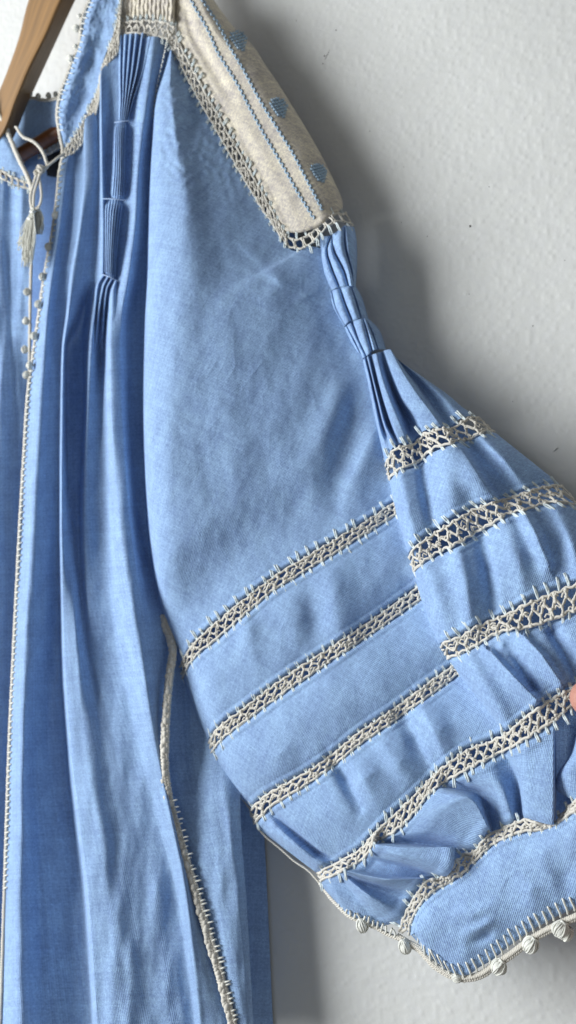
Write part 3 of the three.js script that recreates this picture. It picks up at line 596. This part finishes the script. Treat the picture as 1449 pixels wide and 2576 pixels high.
// ---- front of the dress
{
  const R = (y, a) => a.map((p) => p.length === 3 ? [p[0], p[2], p[1]] : [p[0], y, p[1]]);
  const rows = [
    R(0, [[154, 60, 405], [172, 62, 392], [190, 56, 380], [208, 57, 362], [214, 66, 300], [232, 62, 286], [248, 57, 262], [254, 66, 180], [285, 60, 150], [340, 56, 100], [385, 60, 92], [412, 52, 97], [430, 44, 112]]),
    R(430, [[147, 60], [163, 63], [186, 57], [207, 58], [214, 66], [232, 63], [249, 58], [257, 65], [268, 56], [318, 58], [345, 64], [366, 52], [398, 34]]),
    R(560, [[132, 60], [150, 65], [172, 56], [195, 58], [203, 68], [222, 63], [244, 56], [259, 64], [272, 56], [315, 58], [338, 65], [360, 52], [392, 34]]),
    R(690, [[111, 60], [130, 67], [152, 58], [174, 58], [182, 69], [205, 63], [236, 55], [258, 63], [268, 54], [296, 59], [322, 66], [348, 48], [385, 26]]),
    R(790, [[98, 58], [118, 69], [140, 58], [164, 56], [172, 72], [190, 60], [214, 38], [236, 60], [258, 38], [282, 64], [305, 62], [338, 38], [380, 28]]),
    R(880, [[84, 57], [110, 69], [132, 60], [153, 56], [160, 72], [170, 42], [206, 36], [228, 61], [256, 42], [279, 66], [302, 61], [334, 37], [378, 26]]),
    R(1000, [[70, 56], [100, 71], [125, 62], [150, 58], [157, 72], [170, 40], [208, 36], [222, 58], [255, 46], [281, 66], [305, 62], [334, 36], [376, 25]]),
    R(1300, [[52, 56], [85, 71], [115, 62], [147, 52], [155, 70], [174, 54], [198, 42], [212, 54], [256, 46], [302, 66], [325, 62], [350, 36], [388, 25]]),
    R(1600, [[36, 56], [65, 72], [105, 58], [148, 42], [161, 64], [188, 64], [215, 52], [230, 52], [285, 48], [345, 68], [366, 62], [398, 48], [428, 34]]),
    R(1900, [[22, 56], [55, 72], [95, 52], [164, 36], [181, 65], [215, 66], [270, 58], [300, 55], [350, 53], [396, 62], [404, 59], [409, 54], [413, 50]]),
    R(2250, [[11, 56], [50, 72], [105, 50], [204, 36], [223, 66], [270, 66], [330, 58], [390, 52], [440, 46], [467, 58], [475, 56], [484, 51], [490, 46]]),
    R(2640, [[-2, 56], [48, 72], [110, 54], [230, 36], [249, 66], [310, 66], [380, 58], [440, 54], [497, 46], [512, 56], [530, 54], [568, 50], [596, 44]])];
  const f = loftFn(rows);
  part('front_panel', gridSurf((u, v) => {
    const p = f(u, v), [x, y] = p, k = sstep(700, 1500, y);
    p[2] += 0.8 * noise2(x / 70, y / 400) + k * (0.7 * noise2(x / 60 + 4, y / 190) + 0.16 * noise2(x / 26, y / 70));
    // crumples low on the skirt
    const cr = (cx, cy, a, wx, wy, rot = 0) => { const dx = x - cx, dy = y - cy, c = Math.cos(rot), s = Math.sin(rot), X = dx * c + dy * s, Y = -dx * s + dy * c; return a * Math.exp(-((X / wx) ** 2) - ((Y / wy) ** 2)); };
    p[2] += cr(235, 2190, 1.2, 16, 60, 0.15) + cr(255, 2060, 1.2, 14, 80, -0.2) - cr(285, 2180, 1.0, 16, 50) + cr(335, 2420, 2, 20, 80, -0.35) - cr(365, 2490, 2.2, 22, 90, -0.3) + cr(395, 2250, 1.6, 20, 110, 0.15) + cr(300, 1880, 1.4, 22, 100, -0.1);
    return p;
  }, 330, 460, 0.05, true), M.blue, dress);
  // left half of the front
  const lf = loftFn([
    [[-120, 395, 62], [-40, 425, 66], [5, 440, 60], [30, 452, 56], [55, 466, 59], [79, 474, 55]],
    [[-120, 580, 62], [-40, 590, 66], [0, 600, 61], [28, 600, 55], [52, 600, 57], [79, 600, 53]],
    [[-120, 800, 62], [-40, 800, 66], [0, 800, 61], [30, 800, 55], [52, 800, 54], [76, 800, 52]],
    [[-120, 950, 62], [-40, 950, 66], [0, 950, 66], [28, 950, 58], [50, 950, 54], [74, 950, 50]],
    [[-120, 1300, 62], [-50, 1300, 64], [-10, 1300, 62], [15, 1300, 54], [38, 1300, 48], [66, 1300, 42]],
    [[-140, 2640, 62], [-90, 2640, 62], [-60, 2640, 60], [-30, 2640, 54], [0, 2640, 46], [30, 2640, 40]]]);
  part('front_panel', gridSurf((u, v) => { const p = lf(u, v); p[2] += 0.8 * noise2(p[0] / 30, p[1] / 200); return p; }, 60, 160, 0.05, true), M.blue, dress);
  // side gusset beyond the trimmed seam
  const gs = loftFn([
    [[428, 1620, 34], [470, 1620, 26], [540, 1600, 26], [600, 1580, 22]],
    [[412, 1880, 44], [470, 1880, 36], [550, 1880, 38], [602, 1880, 34]],
    [[440, 2080, 46], [500, 2080, 46], [570, 2070, 46], [606, 2070, 38]],
    [[490, 2250, 46], [545, 2250, 50], [595, 2250, 47], [619, 2250, 40]],
    [[596, 2640, 44], [612, 2640, 48], [632, 2640, 45], [641, 2640, 38]]]);
  part('side_gusset', gridSurf((u, v) => { const p = gs(u, v); p[2] += (0.9 * noise2(p[0] / 50 + 3, p[1] / 160) + 0.12 * noise2(p[0] / 22, p[1] / 60)) * Math.sin(Math.PI * u); return p; }, 90, 180, 0.05, true), M.blue, dress);
  // back of the dress
  part('back_panel', gridSurf(loftFn([
    [[-120, 330, 16], [60, 388, 16], [160, 372, 16], [330, 260, 18]], [[-120, 700, 14], [80, 700, 12], [200, 700, 12], [420, 700, 12]],
    [[-120, 1200, 12], [80, 1200, 10], [250, 1200, 10], [480, 1200, 8]], [[-120, 1900, 12], [200, 1900, 10], [450, 1900, 20], [650, 1900, 2]], [[-120, 2640, 12], [200, 2640, 10], [500, 2640, 20], [690, 2640, 2]]]), 60, 80, 0.05), M.inner, dress);
}
// smocking: narrow ribs held by three rows of stitches
{
  const ribs = (name, rows, n, amp, nv) => {
    const f = loftFn(rows);
    part(name, gridSurf((u, v) => { const p = f(u, v); const e = Math.min(1, 5 * Math.min(u, 1 - u)); p[2] += amp * (0.5 + 0.5 * Math.cos(u * n * 2 * Math.PI)) * (0.35 + 0.65 * sstep(0, 0.1, v) * (1 - sstep(0.94, 1, v))) - 4 * (1 - e) ** 2 - 3 * (1 - sstep(0, 0.09, v)) - 1.5 * sstep(0.95, 1, v) - 2; return p; }, n * 12, nv, 0.05), M.blue, dress);
  };
  const fan = loftFn([
    [[296, 92, 50], [303, 88, 60], [309, 88, 54], [316, 86, 61], [323, 86, 54], [329, 85, 62], [336, 86, 52], [343, 84, 62], [352, 86, 50], [359, 82, 62], [368, 88, 40], [376, 92, 60], [390, 96, 54], [395, 98, 42]],
    [[297, 180, 52], [302, 180, 62], [306, 180, 56], [311, 180, 63], [316, 180, 55], [321, 180, 64], [327, 180, 54], [332, 180, 65], [338, 180, 52], [344, 180, 64], [352, 180, 40], [358, 180, 60], [364, 180, 54], [370, 178, 44]],
    [[299, 250, 54], [303, 250, 64], [306, 250, 58], [309, 250, 65], [312, 250, 58], [315, 250, 66], [318, 250, 57], [321, 250, 66], [324, 250, 56], [327, 250, 65], [331, 250, 50], [335, 250, 62], [338, 250, 56], [342, 250, 50]],
    [[298, 300, 55], [301, 302, 64], [303, 302, 60], [305, 303, 66], [307, 303, 61], [309, 304, 67], [311, 304, 61], [313, 304, 67], [315, 304, 61], [317, 304, 66], [318, 304, 58], [320, 304, 64], [321, 304, 60], [323, 304, 56]]]);
  part('pleat_fan', gridSurf((u, v) => { const p = fan(u, v); p[2] = 62 + (p[2] - 62) * 0.6; return p; }, 160, 80, 0.05), M.blue, dress);
  ribs('smocked_ribs', [[[292, 306, 62], [304, 304, 65], [321, 302, 62]], [[286, 330, 64], [301, 330, 67], [319, 330, 64]], [[283, 420, 65], [300, 420, 68], [317, 420, 64]], [[276, 497, 62], [296, 500, 66], [316, 502, 62]]], 7, 2.6, 70);
  ribs('smocked_ribs', [[[262, 501, 61], [290, 502, 66], [315, 506, 60]], [[260, 530, 64], [284, 535, 69], [311, 530, 62]], [[261, 600, 64], [280, 600, 69], [301, 600, 63]], [[260, 690, 62], [276, 697, 67], [293, 706, 62]]], 8, 3.0, 80);
  const rel = loftFn([
    [[256, 688, 58], [262, 690, 66], [267, 693, 60], [272, 696, 67], [276, 699, 60], [281, 702, 67], [285, 705, 60], [291, 706, 66], [296, 708, 58]],
    [[238, 726, 52], [246, 718, 66], [253, 718, 61], [260, 720, 66], [264, 724, 60], [269, 726, 65], [273, 730, 58], [284, 734, 66], [298, 734, 60]],
    [[232, 790, 46], [238, 786, 62], [243, 786, 56], [248, 786, 60], [254, 786, 50], [261, 788, 56], [267, 792, 46], [281, 796, 65], [296, 796, 62]],
    [[226, 870, 40], [229, 868, 61], [235, 868, 54], [240, 868, 55], [247, 868, 46], [256, 868, 47], [266, 868, 44], [279, 868, 65], [292, 868, 62]],
    [[222, 980, 30], [224, 980, 34], [229, 980, 32], [234, 980, 32], [242, 980, 30], [254, 980, 32], [264, 980, 30], [276, 980, 34], [292, 980, 30]]]);
  part('released_pleats', gridSurf((u, v) => { const p = rel(u, v); p[2] = 62 + (p[2] - 62) * lerp(0.8, 1.05, sstep(0.4, 0.8, v)); return p; }, 120, 80, 0.05), M.blue, dress);
  const tk = [[[288, 308, 66], [304, 306, 68.5], [324, 304, 66]], [[258, 500, 66], [288, 501, 69], [318, 505, 64]], [[256, 690, 66], [276, 697, 69], [296, 707, 65]]];
  const tm = new THREE.MeshStandardMaterial({ color: new THREE.Color(0.36, 0.48, 0.68), roughness: 0.9 });
  for (const r of tk) part('tacking_thread', threadG(r.map(([x, y, h]) => [x, y, h - 0.6]), 0.42, 20), tm, dress);
}
// ---- collar, inside of the neck, label
part('collar_band', gridSurf((() => {
  const f = loftFn([
    [[240, -40, 58], [250, -40, 66], [280, -40, 62], [308, -40, 60]], [[226, 0, 58], [238, 0, 66], [276, 0, 61], [301, 0, 61]], [[202, 90, 58], [216, 92, 66], [256, 92, 60], [284, 88, 62]],
    [[177, 165, 58], [192, 168, 66], [230, 168, 59], [258, 158, 62]], [[152, 235, 58], [168, 240, 65], [208, 242, 58], [246, 220, 61]], [[143, 290, 58], [158, 296, 64], [188, 294, 58], [222, 270, 60]],
    [[150, 338, 58], [160, 342, 62], [178, 336, 60], [198, 320, 60]], [[158, 375, 58], [161, 374, 60], [164, 373, 60], [168, 370, 60]]]);
  return (u, v) => { const p = f(u, v); p[2] += 1.2 * noise2(p[0] / 40, p[1] / 70) + 0.4 * noise2(p[0] / 14, p[1] / 20); return p; };
})(), 50, 110, 0.2), M.blue, dress);
part('collar_band', gridSurf(loftFn([[[-80, 200, 66], [-30, 250, 68], [0, 292, 66]], [[-80, 300, 66], [-10, 325, 69], [20, 335, 65]], [[-80, 360, 66], [20, 385, 68], [47, 398, 64]], [[-80, 400, 64], [0, 428, 66], [76, 462, 62]]]), 40, 40, 0.2), M.blue, dress);
part('neck_facing', gridSurf(loftFn([[[-20, 268, 14], [40, 256, 20], [85, 250, 34], [115, 252, 44], [152, 246, 50], [220, 225, 50]], [[-20, 330, 14], [50, 320, 20], [95, 315, 32], [125, 312, 40], [160, 300, 45], [220, 290, 46]], [[-20, 400, 12], [60, 388, 16], [105, 372, 19], [135, 362, 21], [165, 350, 22], [220, 330, 24]]]), 50, 30, 0.1), M.blue, dress);
part('neck_label', gridSurf(loftFn([[[112, 396, 22], [135, 384, 23], [170, 368, 23]], [[116, 420, 22], [140, 414, 23], [172, 404, 23]], [[118, 442, 20], [140, 446, 21], [172, 440, 21]]]), 12, 10), M.label, dress, 'plain black fabric label inside the neck');
{
  const nTop = curve([[166, 370, 61], [198, 322, 61], [224, 270, 61], [246, 222, 61], [258, 160, 61], [284, 88, 61], [300, 12, 61], [306, -20, 61]]);
  const nBot = curve([[160, 402, 61], [192, 384, 59], [216, 352, 58], [238, 300, 60], [254, 235, 62], [270, 172, 61], [298, 140, 60], [300, 84, 60]]);
  lace('neck_lace', nTop, nBot, { pitch: 14, r: 0.75, stitch: 9, bot: false, single: false, lean: [0, 0] });
  lace('neck_lace', curve([[-30, 412, 65], [0, 424, 66], [35, 444, 65], [76, 460, 62]]), curve([[-30, 434, 65], [0, 448, 66], [35, 466, 65], [78, 478, 60]]), { pitch: 16, r: 0.8, rows: 1, stitch: 12, single: false, lean: [0, 0] });
  lace('neck_lace', curve([[92, 372, 22], [120, 362, 24], [162, 344, 24]]), curve([[98, 400, 22], [125, 388, 24], [166, 368, 24]]), { pitch: 13, r: 0.8, rows: 1, top: false, bot: false });
}
// corded and picot edgings
const bobbleG = (p, r, dir = 0) => {
  const c = p.isVector3 ? p : at(p[0], p[1], p[2]), out = [], Z = new THREE.Vector3(0, 0, 1);
  const fix = (q) => q.multiplyScalar(r / 1000).applyAxisAngle(Z, dir).add(c);
  const core = sphereG.clone(); core.scale(0.00095 * r, 0.001 * r, 0.00095 * r); core.translate(c.x, c.y, c.z); out.push(core);
  for (let k = 0; k < 34; k++) {                                     // loops of yarn drawn together at the top
    const a = k / 34 * Math.PI * 2 + (rnd() - 0.5) * 0.5, bulge = 0.7 + 0.36 * rnd(), tw = (rnd() - 0.5) * 1.5, pts = [];
    for (let i = 0; i <= 6; i++) { const f = i / 6, b = -1.3 + 2.75 * f, rr = Math.cos(b * 0.96) * bulge, aa = a + tw * f; pts.push(fix(new THREE.Vector3(Math.cos(aa) * rr + 0.1 * (rnd() - 0.5), Math.sin(b) * (0.95 + 0.2 * rnd()) + 0.05, Math.sin(aa) * rr))); }
    out.push(threadG(pts, r * (0.075 + 0.04 * rnd()), 8));
  }
  for (let k = 0; k < 3; k++) { const pts = []; for (let i = 0; i <= 5; i++) { const a = i / 5 * 5 + k * 2; pts.push(fix(new THREE.Vector3(Math.cos(a) * 0.42, 0.86 + 0.12 * k, Math.sin(a) * 0.42))); } out.push(threadG(pts, r * 0.16, 8)); }
  return merge(out);
};
function edging(name, pts, r, pitch, amp, extra = []) { const f = curve(pts); return part(name, merge([...braidG(f, f.len, r, pitch, amp), ...extra]), M.thread, dress); }
{
  // opening, left side and right side, each with its bobbles
  const a = edging('placket_edging', [[79, 474, 58], [80, 600, 56], [77, 720, 54], [75, 850, 53], [74, 955, 52]], 0.9, 13, 2.1);
  for (const [x, y] of [[68, 735], [65, 808], [62, 880], [66, 944]]) part('bobble', bobbleG([x, y, 59], 2.9), M.stitch, a);
  const b = edging('placket_edging', [[156, 398, 60], [148, 445, 61], [145, 480, 61], [132, 580, 61], [112, 690, 60], [97, 795, 59], [84, 885, 58], [70, 990, 58], [60, 1150, 58], [50, 1320, 58], [37, 1580, 58], [23, 1880, 58], [11, 2250, 58], [-2, 2640, 58]], 0.9, 13, 2.2);
  for (const [x, y] of [[139, 543], [121, 622], [106, 697], [96, 766], [85, 846], [74, 920]]) part('bobble', bobbleG([x, y, 64], 2.9), M.stitch, b);
  const st = []; const f = curve([[156, 398, 61], [145, 480, 62], [132, 580, 62], [112, 690, 61], [97, 795, 60], [84, 885, 59], [70, 990, 59], [60, 1150, 59], [50, 1320, 59], [37, 1580, 59], [23, 1880, 59], [11, 2250, 59]]);
  for (let i = 0; i < 120; i++) { const p = f(i / 120); st.push(threadG([[p[0] - 1, p[1], p[2] + 0.6], [p[0] + 5, p[1] - 2, p[2] + 2.4], [p[0] + 9, p[1] - 3, p[2] + 1.2]], 0.65, 4)); }
  const s = part('edge_stitching', merge(st), M.stitch, dress); s.userData.kind = 'stuff';
}
{
  // trimmed side seam
  const pts = [[408, 1550, 40], [420, 1590, 41], [432, 1632, 43], [424, 1700, 50], [416, 1790, 56], [412, 1880, 59], [413, 1950, 58], [424, 2020, 56], [442, 2086, 54], [466, 2170, 52], [490, 2250, 52], [520, 2350, 51], [552, 2460, 50], [578, 2560, 50], [600, 2640, 49]];
  const f = curve(pts);
  const f2 = curve(pts.map(([x, y, h]) => [x + 7, y - 3, h - 0.5]));
  edging('seam_trim', pts, 1.5, 16, 4.2, [...braidG(f2, f2.len, 1.2, 13, 3.4), ...Array.from({ length: 110 }, (_, i) => { const p = f((i + rnd() * 0.6) / 110); return blobG([p[0] + (rnd() - 0.5) * 9, p[1], p[2] + 1.2], 1.5 + 0.9 * rnd(), 1, 1.3); })]);
  const st = [];
  for (let i = 4; i < 74; i++) {
    const t = (i + 0.5 * rnd()) / 74, p = f(t), d = p[1] < 2010 ? -1 : 1, l = 10 + 8 * rnd();
    if (d < 0) continue; st.push(threadG([[p[0] + 6, p[1], p[2]], [p[0] + 6 + l * 0.5, p[1] - 2, p[2] + 1], [p[0] + 6 + l, p[1] - 4, p[2] + 0.2], [p[0] + 7 + l, p[1] - 4, p[2] - 2]], 0.6, 6));
  }
  const s = part('edge_stitching', merge(st), M.stitch, dress); s.userData.kind = 'stuff';
}
{
  // neck edges with small picots
  const e = edging('neck_edging', [[238, -40, 60], [226, 0, 60], [212, 30, 60], [204, 62, 60], [201, 106, 60], [178, 165, 60], [166, 198, 60], [152, 235, 60], [144, 285, 60], [150, 336, 60], [158, 378, 60], [156, 400, 60]], 1.0, 13, 2.4);
  for (const [x, y, r] of [[192, 72, 3.0], [178, 148, 3.2], [200, 40, 2.0], [190, 118, 2.2]]) part('bobble', bobbleG([x, y, 61], r, 1), M.stitch, e);
  edging('neck_edging', [[-30, 250, 68], [0, 292, 67], [20, 335, 67], [47, 398, 66], [77, 462, 63], [80, 480, 60]], 1.3, 14, 3);
  const bk = edging('neck_edging', [[30, 260, 21], [60, 246, 27], [85, 247, 35], [112, 252, 45], [150, 246, 51], [200, 232, 51]], 1.0, 13, 2.6);
  for (const [x, y, r] of [[73, 234, 3], [96, 242, 2.2], [122, 241, 2.4], [140, 238, 2.2]]) part('bobble', bobbleG([x, y, 44], r), M.stitch, bk);
  const st = [];
  const f = curve([[226, 0, 62], [204, 62, 62], [201, 106, 62], [178, 165, 62], [166, 198, 62], [152, 235, 62], [144, 285, 62], [150, 336, 62]]);
  for (let i = 0; i < 24; i++) { const p = f((i + rnd() * 0.5) / 24), l = 7 + 6 * rnd(); st.push(threadG([[p[0], p[1], p[2] + 0.5], [p[0] + l * 0.5, p[1] + 1, p[2] + 3.4], [p[0] + l, p[1] + 3 * rnd(), p[2] + 4.6]], 0.45, 5)); }
  const s = part('edge_stitching', merge(st), M.stitch, dress); s.userData.kind = 'stuff';
  // seam between yoke and sleeve side
  const q = curve([[424, 100, 56], [416, 140, 56], [404, 190, 54], [394, 245, 52], [388, 300, 50]]), s2 = [];
  for (let i = 0; i < 16; i++) { const p = q(i / 16), d = rnd() * 2; s2.push(threadG([[p[0] - 5, p[1] + d, p[2]], [p[0] - 3, p[1] + 4, p[2] + 1.4], [p[0] - 6, p[1] + 9, p[2]]], 0.5, 4)); }
  const s3 = part('edge_stitching', merge(s2), M.stitch, dress); s3.userData.kind = 'stuff';
}
{
  // lower edge of the sleeve: crocheted border, long stitches, bobbles
  const f0 = [[996, 2358, 46], [1022, 2374, 48], [1049, 2388, 50], [1072, 2412, 51], [1096, 2436, 52], [1143, 2462, 54], [1172, 2466, 55], [1214, 2456, 57], [1240, 2438, 59], [1285, 2408, 63], [1355, 2358, 69], [1449, 2312, 75], [1510, 2290, 78]];
  const f1 = f0.map(([x, y, h], i) => [x + (i < 5 ? 5 : i < 7 ? 0 : -5), y - (i < 5 ? 6 : 9), h + 0.5]);
  const c0 = curve(f0), c1 = curve(f1);
  const e = part('cuff_edging', merge([...braidG(c0, c0.len, 0.8, 13, 2.6), ...braidG(c1, c1.len, 0.8, 11, 2.4), ...braidG(curve(f0.map(([x, y, h], i) => [x + (i < 5 ? 2 : i < 7 ? 0 : -3), y - (i < 5 ? 3 : 5), h + 1])), c0.len, 0.7, 9, 2.8)]), M.thread, dress);
  for (const [x, y, h, r, d] of [[1019, 2382, 51, 4.2, 0.3], [1254, 2433, 63, 4.5, -0.6], [1334, 2377, 70, 4.6, -0.6], [1410, 2338, 76, 4.6, -0.5], [1425, 2350, 68, 4.0, -0.5], [1150, 2461, 56, 2.8, 1.5]]) part('bobble', bobbleG([x, y, h], r * 0.94, d), M.stitch, e);
  const fc = cuffB, st = [];
  for (let i = 1; i < 27; i++) {
    const t = i / 27 * 0.93, p = fc(t), q = fc(t + 0.01), lx = (i < 5 ? -2 : -13) + 4 * (rnd() - 0.5), ly = (i < 5 ? -26 : -28) + 3 * (rnd() - 0.5), k = 0.8 + 0.35 * rnd(), hh = (d, x, y) => p[2] + F(x, y) + hemH(d) + 7 * 4 * (d / 300);
    const g = threadG([[p[0], p[1] + 6, p[2]], [p[0] + lx * 0.1 * k, p[1] + ly * 0.1 * k, p[2] + 2.2], [p[0] + lx * 0.6 * k, p[1] + ly * 0.6 * k, hh(16, p[0], p[1]) + 2.4], [p[0] + lx * k, p[1] + ly * k, hh(27, p[0], p[1]) + 2.4], [p[0] + lx * 1.06 * k, p[1] + ly * 1.06 * k, hh(27, p[0], p[1]) - 1]], 0.66, 9);
    if (stitchCount < STITCH_CAP + 26) part('stitch', g, M.stitch, e);
  }
  // border along the left underside, up to the gathered corner
  const g0 = [[806, 2222, 30], [837, 2264, 36], [884, 2308, 43], [910, 2318, 44], [946, 2334, 44], [975, 2350, 45], [1004, 2362, 47]];
  const b = edging('cuff_edging', g0, 0.85, 12, 2.8);
  part('bobble', bobbleG([911, 2329, 46], 3.9, 0.2), M.stitch, b);
  const gc = curve(g0), s2 = [];
  for (let i = 6; i < 20; i++) { const p = gc(i / 20), k = 14 + 8 * rnd(); s2.push(threadG([[p[0], p[1], p[2] + 1], [p[0] + 2, p[1] - k * 0.5, p[2] + 3.5], [p[0] + 1 + (rnd() - 0.5) * 10, p[1] - k, p[2] + 4.5]], 0.7, 5)); }
  const s = part('edge_stitching', merge(s2), M.stitch, dress); s.userData.kind = 'stuff';
  // fuzzy seam down the outer left edge of the bands
  for (const pts of [[[456, 1712, 26], [472, 1752, 26], [490, 1800, 26], [508, 1845, 26], [520, 1876, 28]], [[528, 1912, 28], [548, 1942, 28], [575, 1968, 28], [605, 2004, 28], [630, 2036, 29]], [[645, 2080, 28], [672, 2108, 28], [704, 2134, 28], [740, 2166, 28], [775, 2190, 29], [804, 2222, 30]]]) edging('seam_trim', pts, 0.4, 11, 1.6);
}
if (spareStitches.length) { const s = part('fine_stitching', merge(spareStitches), M.paleStitch, dress); s.userData.kind = 'stuff'; }

// ---- tie cord, knot and tassels
{
  const cord = [...braidG(curve([[40, 318, 70], [58, 344, 72], [84, 356, 74], [102, 374, 74], [114, 398, 74], [118, 420, 72], [108, 428, 72]]), 130, 0.95, 12, 1.9), ...braidG(curve([[161, 386, 66], [144, 398, 70], [124, 414, 73], [106, 427, 73]]), 80, 0.8, 11, 1.5),
  ...braidG(curve([[100, 424, 75], [92, 440, 76], [82, 470, 76], [76, 500, 75], [82, 524, 75], [96, 522, 76], [104, 498, 76], [102, 466, 76], [98, 440, 76], [100, 426, 75]]), 240, 0.8, 11, 1.4), ...braidG(curve([[104, 428, 75], [96, 452, 77], [86, 486, 77], [84, 520, 76]]), 100, 0.8, 11, 1.4)];
  const tie = part('neck_tie', merge(cord), M.thread, dress, 'cream cord tied in a bow at the neck opening');
  part('knot', merge([bobbleG([103, 426, 76], 3.6, 0.7), bobbleG([92, 436, 76], 2.6, 0.2)]), M.thread, tie);
  const tassel = (x0, y0, x1, y1, h, n, w, wild = 1) => {
    const out = [];
    for (let i = 0; i < n; i++) {
      const a = (rnd() - 0.5) * 2, b = (rnd() - 0.5) * 2, l = 0.7 + 0.34 * rnd(), g1 = (rnd() - 0.5) * 5 * wild, g2 = (rnd() - 0.5) * 8 * wild;
      const X = lerp(x0, x1, l) + a * w, Y = lerp(y0, y1, l);
      out.push(threadG([[x0 + a * 2, y0, h + b], [lerp(x0, X, 0.3) + a * w * 0.5 + g1, lerp(y0, Y, 0.3), h + b * 3], [lerp(x0, X, 0.6) + a * w * 0.6 + g2, lerp(y0, Y, 0.6), h + b * 3.4], [lerp(x0, X, 0.82) + a * w * 0.5 - g1, lerp(y0, Y, 0.82), h + b * 3.4], [X + g2 + (rnd() - 0.5) * 7, Y, h + b * 3]], 0.42, 10, 4));
    }
    out.push(...braidG(curve([[x0 - 6, y0 + 9, h + 2], [x0, y0 + 11, h + 4], [x0 + 6, y0 + 9, h + 2]]), 14, 0.9, 6, 1.2));
    return merge(out);
  };
  part('tassel', tassel(82, 522, 68, 668, 76, 130, 11), M.stitch, tie);
  part('tassel', tassel(94, 518, 95, 588, 70, 100, 11), M.stitch, tie);
  part('tassel', tassel(76, 540, 44, 636, 75, 16, 6, 1.6), M.stitch, tie);
}

// ---------------------------------------------------------------- hand holding the sleeve
{
  const skin = new THREE.MeshPhysicalMaterial({ color: new THREE.Color(0.50, 0.235, 0.17), roughness: 0.55, sheen: 0.2, sheenColor: new THREE.Color(0.8, 0.4, 0.3) });
  const A = (x, y, h) => at(x, y, h);
  const bones = [];
  const chain = (pts, rs) => { for (let i = 0; i < pts.length - 1; i++) bones.push([pts[i], pts[i + 1], rs[i], rs[i + 1]]); };
  const palm = A(1720, 1960, 70);
  chain([A(1800, 2120, 60), palm, A(1660, 1900, 72)], [0.026, 0.026, 0.020]);
  chain([A(1760, 1860, 75), palm, A(1700, 2080, 66)], [0.017, 0.022, 0.018]);
  chain([palm, A(1640, 1850, 88), A(1560, 1775, 100), A(1498, 1758, 103), A(1474, 1756, 102)], [0.018, 0.013, 0.0105, 0.0088, 0.0068]);      // thumb in front of the cloth
  chain([A(1700, 1850, 66), A(1620, 1760, 50), A(1540, 1740, 44), A(1480, 1750, 46)], [0.012, 0.0098, 0.0088, 0.0075]);
  chain([A(1690, 1920, 62), A(1600, 1860, 44), A(1520, 1850, 40), A(1460, 1860, 42)], [0.012, 0.0100, 0.0090, 0.0078]);
  chain([A(1690, 2000, 60), A(1600, 1980, 44), A(1530, 1990, 42), A(1470, 2000, 46)], [0.0115, 0.0096, 0.0088, 0.0075]);
  chain([A(1700, 2070, 64), A(1620, 2110, 84), A(1540, 2122, 98), A(1484, 2122, 98)], [0.0105, 0.0088, 0.0078, 0.0058]);      // little finger over the edge
  chain([A(1800, 2120, 60), A(1960, 2330, 60), A(2150, 2560, 66)], [0.026, 0.027, 0.034]);
  const bb = new THREE.Box3(); for (const b of bones) { bb.expandByPoint(b[0]); bb.expandByPoint(b[1]); } bb.expandByScalar(0.045);
  const c = bb.getCenter(new THREE.Vector3()), s = Math.max(...bb.getSize(new THREE.Vector3()).toArray()) / 2;
  const N = 104, mc = new MarchingCubes(N, skin, false, false, 200000);
  const q = new THREE.Vector3(), ab = new THREE.Vector3(), ap = new THREE.Vector3();
  for (let z = 0; z < N; z++) for (let y = 0; y < N; y++) for (let x = 0; x < N; x++) {
    q.set((x - N / 2) / (N / 2), (y - N / 2) / (N / 2), (z - N / 2) / (N / 2)).multiplyScalar(s).add(c);
    let acc = 0; const k = 260;
    for (const [p0, p1, r0, r1] of bones) { ab.subVectors(p1, p0); ap.subVectors(q, p0); const t = clamp(ap.dot(ab) / ab.lengthSq()); const d = ap.addScaledVector(ab, -t).length() - lerp(r0, r1, t); acc += Math.exp(-k * Math.min(d, 0.2)); }
    mc.field[x + y * N + z * N * N] = Math.log(acc) / k;
  }
  mc.isolation = 0; mc.update();
  const n = mc.count, g = new THREE.BufferGeometry();
  g.setAttribute('position', new THREE.BufferAttribute(mc.positionArray.slice(0, n * 3), 3)); g.setAttribute('normal', new THREE.BufferAttribute(mc.normalArray.slice(0, n * 3), 3));
  g.scale(s, s, s); g.translate(c.x, c.y, c.z); g.computeVertexNormals();
  const person = thing('person', 'thumb and fingertip of a hand holding the sleeve at the right edge', 'person');
  part('hand', g, skin, person);
  const nail = new THREE.SphereGeometry(1, 20, 12); nail.scale(0.0075, 0.0055, 0.0014); const np = A(1494, 1750, 112.5); nail.translate(np.x, np.y, np.z);
  part('thumbnail', nail, new THREE.MeshPhysicalMaterial({ color: new THREE.Color(0.66, 0.38, 0.31), roughness: 0.3 }), person);
}

console.log('stitches', stitchCount, 'spare', spareStitches.length);
renderer.render(scene, camera);
